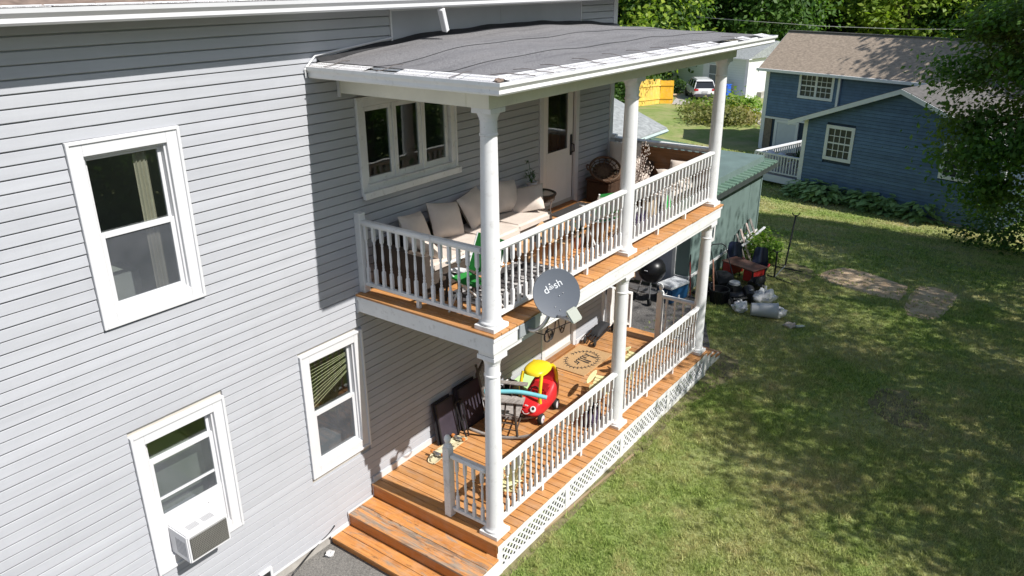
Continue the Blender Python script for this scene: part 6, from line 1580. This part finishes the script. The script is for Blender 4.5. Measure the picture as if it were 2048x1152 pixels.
# trees beyond the right of the lawn that shade it
tree('shade_tree', 'tall leafy tree standing beyond the lawn opposite the shed', Vector((12.2, -12.6, T(12.2, -12.6))), 12, (4.6, 3.6, 5.0), 8.0, 34000, .15, 115, .70, M_LF_SHADE, 2, r=.3)
tree('shade_tree', 'round leafy tree standing beyond the lawn opposite the porch', Vector((6.9, -11.4, T(6.9, -11.4))), 9, (3.4, 3.2, 3.5), 5.2, 28000, .14, 100, .60, M_LF_SHADE, 3, r=.24)
tree('shade_tree', 'broad leafy tree standing beyond the large maple', Vector((33, -22, T(33, -22))), 12, (5, 5, 5.5), 7.5, 13000, .34, 130, .8, M_LF_DARK, 4, r=.3)
tree('shade_tree', 'tall leafy tree behind the asphalt driveway corner', Vector((2.0, -21, T(2, -21))), 12, (5, 4.5, 5), 6.5, 11000, .36, 130, .75, M_LF_DARK, 6, r=.3)
tree('shade_tree', 'wide leafy tree at the far side of the asphalt driveway', Vector((-12, -24, T(-12, -24))), 12, (6, 5, 5.5), 6.5, 11000, .4, 130, .85, M_LF_DARK, 7, r=.3)
tree('shade_tree', 'tall leafy tree at the far gable end of the blue house', Vector((36, -8.5, T(36, -8.5))), 12, (4.6, 4.4, 5.5), 8.2, 14000, .3, 130, .75, M_LF_MAPLE, 9, r=.3)
# woods behind the houses
protos = []
LBL = {0: 'dark green woodland tree behind the far houses', 1: 'bright yellow green tree standing in the woods'}
def wood(u, dist, s, kind, seed, zoff=0):
    d = ray(u, 40); d2 = Vector((d[0], d[1], 0)).normalized(); p = Vector((CAM[0], CAM[1], 0))+d2*dist; p.z = T(p.x, p.y)
    key = (kind, seed % 3)
    pr = next((q for k, q in protos if k == key), None)
    if pr is None:
        t = tree('woodland_tree', LBL[kind], p, 12, (4.6, 4.6, 5.6), 5.4, 9000, .42, 120, .85, (M_LF_DARK, M_LF_LIGHT)[kind], 20+seed+kind*7, 'trees of the woods behind the houses', zlow=.2, hollow=.5, limbs=5); protos.append((key, t))
    else:
        t = copy_tree(pr); t.location = p;  t.rotation_euler.z = seed*1.3
    t['label'] = LBL[kind] if kind else 'dark green woodland tree '+('behind the yellow plank fence' if u < 1345 else 'behind the pale mint house' if u < 1545 else 'behind the blue house roof')
    t.scale = (s, s, s*(1+.1*math.sin(seed)))
k = 0
for dist, us in ((78, (1205, 1262, 1300)), (92, (1180, 1235, 1330, 1400, 1470, 1530)), (108, (1220, 1290, 1370, 1440, 1510, 1590, 1660, 1740, 1830, 1930, 2040, 2160)), (128, (1250, 1340, 1420, 1500, 1580, 1680, 1780, 1880, 1990, 2110)), (150, (1280, 1400, 1530, 1660, 1800, 1950, 2100))):
    for u in us:
        wood(u+rnd.uniform(-12, 12), dist+rnd.uniform(-5, 5), 1.0+.35*rnd.random()+(dist-78)/260, 1 if (u in (1262, 1740, 1830)) else 0, k); k += 1
wood(1245, 62, .55, 0, 0)
# shrubs by the far drive
def shrub(name, label, p, rad, n, size, m, seed):
    rng = np.random.default_rng(seed); t = thing(name, label, 'shrub', p)
    P, N_, cen = crown(rng, n, (0, 0, rad[2]*.75), rad, 50, .22*max(rad), .05, None, .5)
    P[:, 2] = np.abs(P[:, 2]); obj('foliage', leaves('foliage', P, N_, size, m, rng), None, t)
    st_ = B()
    for k_ in range(5): st_.tube([(0, 0, 0), tuple(cen[k_]*.6), tuple(cen[k_])], [.03, .02, .008], 5)
    obj('stem', st_, M_BARK, t, smooth=50); return t
shrub('shrub', 'bright green spreading shrub beside the far driveway', G(1468, 232), (1.5, 1.5, .8), 2600, .26, M_LF_BUSH, 41)
shrub('shrub', 'green shrub with dry brown skirts in front of the parked car', G(1408, 226), (1.4, 1.3, .46), 1900, .24, M_LF_BUSH, 42)
shrub('shrub', 'dry brownish shrub at the foot of the green ones on the mound', G(1425, 242), (2.2, 1.4, .45), 2200, .22, M_LF_BROWN, 43)
shrub('shrub', 'low brown green shrub toward the driveway bend', G(1478, 246), (1.6, 1.2, .45), 1600, .22, M_LF_BROWN, 44)
shrub('shrub', 'leafy green shrub growing at the corner of the green shed', Vector((13.3, -.80, T(13.3, -.8))), (.48, .42, .42), 1100, .10, M_LF_BUSH, 45)
shrub('shrub', 'small round bush beside the orange fence panel', G(1352, 187), (.7, .7, .8), 700, .2, M_LF_DARK, 46)
shrub('shrub', 'leafy bush leaning over the yellow fence panel', Vector(G(1226, 214))+Vector((.2, -.2, 0)), (1.4, 1.3, 1.6), 2000, .26, M_LF_DARK, 47)
shrub('shrub', 'dark leafy bush at the right end of the blue house wall', G(2010, 500), (1.8, 1.4, 1.0), 3000, .14, M_LF_DARK, 49)
for k_, (x, y, r_, lb_) in enumerate(((1.5, -15.5, 2.2, 'dense dark undergrowth bush across the lawn from the porch steps'), (5.2, -14.8, 2.0, 'dense dark undergrowth bush behind the round shade tree'), (9.0, -15.6, 2.3, 'dense dark undergrowth bush between the two shade trees'), (-3.0, -17.5, 2.4, 'dense dark undergrowth bush at the driveway edge'), (12.8, -15.8, 2.2, 'dense dark undergrowth bush behind the tall shade tree'), (3.4, -18.5, 2.6, 'tall dark undergrowth bush in the second row across the lawn'), (16.6, -15.6, 2.5, 'dense dark undergrowth bush behind the large maple'), (20.5, -17.0, 2.7, 'tall dark undergrowth bush past the large maple'), (24.5, -18.5, 2.8, 'tall dark undergrowth bush opposite the blue house corner'), (15.0, -19.0, 2.8, 'tall dark undergrowth bush in the second row behind the tall shade tree'))):
    shrub('shrub', lb_, Vector((x, y, T(x, y))), (r_*1.15, r_, r_*.9), 3200, .3, M_LF_DARK, 70+k_)
# ---- grass blades
def pip(poly):
    xs = np.array([p[0] for p in poly]); ys = np.array([p[1] for p in poly])
    def f(x, y):
        ins = np.zeros(len(x), bool); j = len(xs)-1
        for i in range(len(xs)):
            c = ((ys[i] > y) != (ys[j] > y)) & (x < (xs[j]-xs[i])*(y-ys[i])/(ys[j]-ys[i]+1e-12)+xs[i]); ins ^= c; j = i
        return ins
    return f
def m_blade():
    b = NB('grass_blade'); p = b.pos(); r_ = b.rand_isl()
    g = b.mix(r_, (.14, .225, .045), (.54, .645, .20)); st = b.mix(r_, (.58, .50, .24), (.72, .64, .36))
    n1 = b.noise(p, .55, 5, .6); n2 = b.noise(p, 2.6, 4, .6)
    f = b.math('ADD', b.ramp(n1, [(.40, 0.), (.64, .6)]), b.ramp(n2, [(.50, 0.), (.68, .5)]))
    c = b.mix(f, g, st)
    d = b.n('BsdfDiffuse'); b.link(c, d.inputs[0]); t = b.n('BsdfTranslucent'); b.link(c, t.inputs[0])
    mx = b.n('MixShader'); mx.inputs[0].default_value = .42; b.link(d.outputs[0], mx.inputs[1]); b.link(t.outputs[0], mx.inputs[2]); b.link(mx.outputs[0], b.out.inputs[0]); return b.m
def grass(seed, x0, x1, y0, y1, dens, h, w, blades, spread=.018):
    rng = np.random.default_rng(seed); n = int((x1-x0)*(y1-y0)*dens)
    x = rng.uniform(x0, x1, n); y = rng.uniform(y0, y1, n)
    keep = np.ones(n, bool)
    for i_, q in enumerate(PATCH): keep &= ~(pip(q)(x+rng.normal(size=n)*.07, y+rng.normal(size=n)*.07) & (rng.random(n) < (.88 if i_ < 2 else .6)))
    keep &= ~((x < 6.5) & (y > -2.135)); keep &= ~((x > 6.3) & (x < 14.6) & (y > -.22))
    keep &= ~(pip([(6.3, 6), (6.3, -1.75), (7.2, -1.9), (8.6, -1.2), (9.6, -.6), (9.9, -.3), (9.9, 6)])(x, y) & (rng.random(n) < .95))
    # thin spots
    th = np.sin(1.7*x+.6*y)*np.sin(1.3*y-.8*x)+.5*np.sin(3.9*x+2.2*y); keep &= rng.random(n) < np.clip(.85-.28*th, .3, 1)
    x, y = x[keep], y[keep]; x = np.repeat(x, blades); y = np.repeat(y, blades); n = len(x)
    x = x+rng.normal(size=n)*spread; y = y+rng.normal(size=n)*spread
    z = np.array([T(a, b_) for a, b_ in zip(x, y)])
    a = rng.uniform(0, 6.283, n); hh = h*rng.uniform(.5, 1.3, n); ln = rng.uniform(.2, 1.0, n)*hh; la = rng.uniform(0, 6.283, n)
    v = np.empty((n, 3, 3)); dx, dy = np.cos(a)*w/2, np.sin(a)*w/2
    v[:, 0] = np.stack([x-dx, y-dy, z-.004], 1); v[:, 1] = np.stack([x+dx, y+dy, z-.004], 1); v[:, 2] = np.stack([x+np.cos(la)*ln, y+np.sin(la)*ln, z+hh], 1)
    me = bpy.data.meshes.new('grass'); me.vertices.add(3*n); me.vertices.foreach_set('co', v.ravel().astype(np.float32)); me.loops.add(3*n)
    me.loops.foreach_set('vertex_index', np.arange(3*n, dtype=np.int32)); me.polygons.add(n); me.polygons.foreach_set('loop_start', np.arange(0, 3*n, 3, dtype=np.int32)); me.update(); me.validate()
    me.materials.append(M_BLADE); o = bpy.data.objects.new('grass', me); COL.objects.link(o); struct(o, 'stuff'); return o
M_BLADE = m_blade()
tag(grass(1, -.4, 6.0, -8.6, -2.16, 950, .036, .012, 7), 'short patchy grass of the lawn close beside the porch', 'grass')
tag(grass(2, 6.0, 13, -9.5, -.2, 420, .045, .018, 6), 'short shaded grass of the lawn before the shed', 'grass')
tag(grass(3, 13, 27, -9.5, 2, 120, .055, .03, 5), 'short grass of the lawn near the blue house', 'grass')

tag(grass(4, 14.6, 34, 2, 12, 60, .08, .045, 4), 'rough lit grass of the mound beyond the shed roof', 'grass')
tag(grass(5, -.3, 9.5, -9, -2.2, 14, .075, .018, 22, .045), 'taller weedy clumps scattered over the lawn', 'weeds')
tag(grass(6, .1, 6.6, -2.40, -2.13, 46, .10, .012, 14, .03), 'untrimmed taller grass along the foot of the lattice', 'grass')
a_, c_ = G(1088, 1062), G(1266, 911)
tag(obj('edging_board', B().beam(Vector((a_.x, a_.y, T(a_.x, a_.y)+.01)), Vector((c_.x, c_.y, T(c_.x, c_.y)+.01)), .035, .05), mat_wood('edging_wood', (.36, .27, .16), (.2, .14, .08), axis='x'), bevel=.004), 'thin tan wooden edging strip in the grass beside the lattice', 'edging')
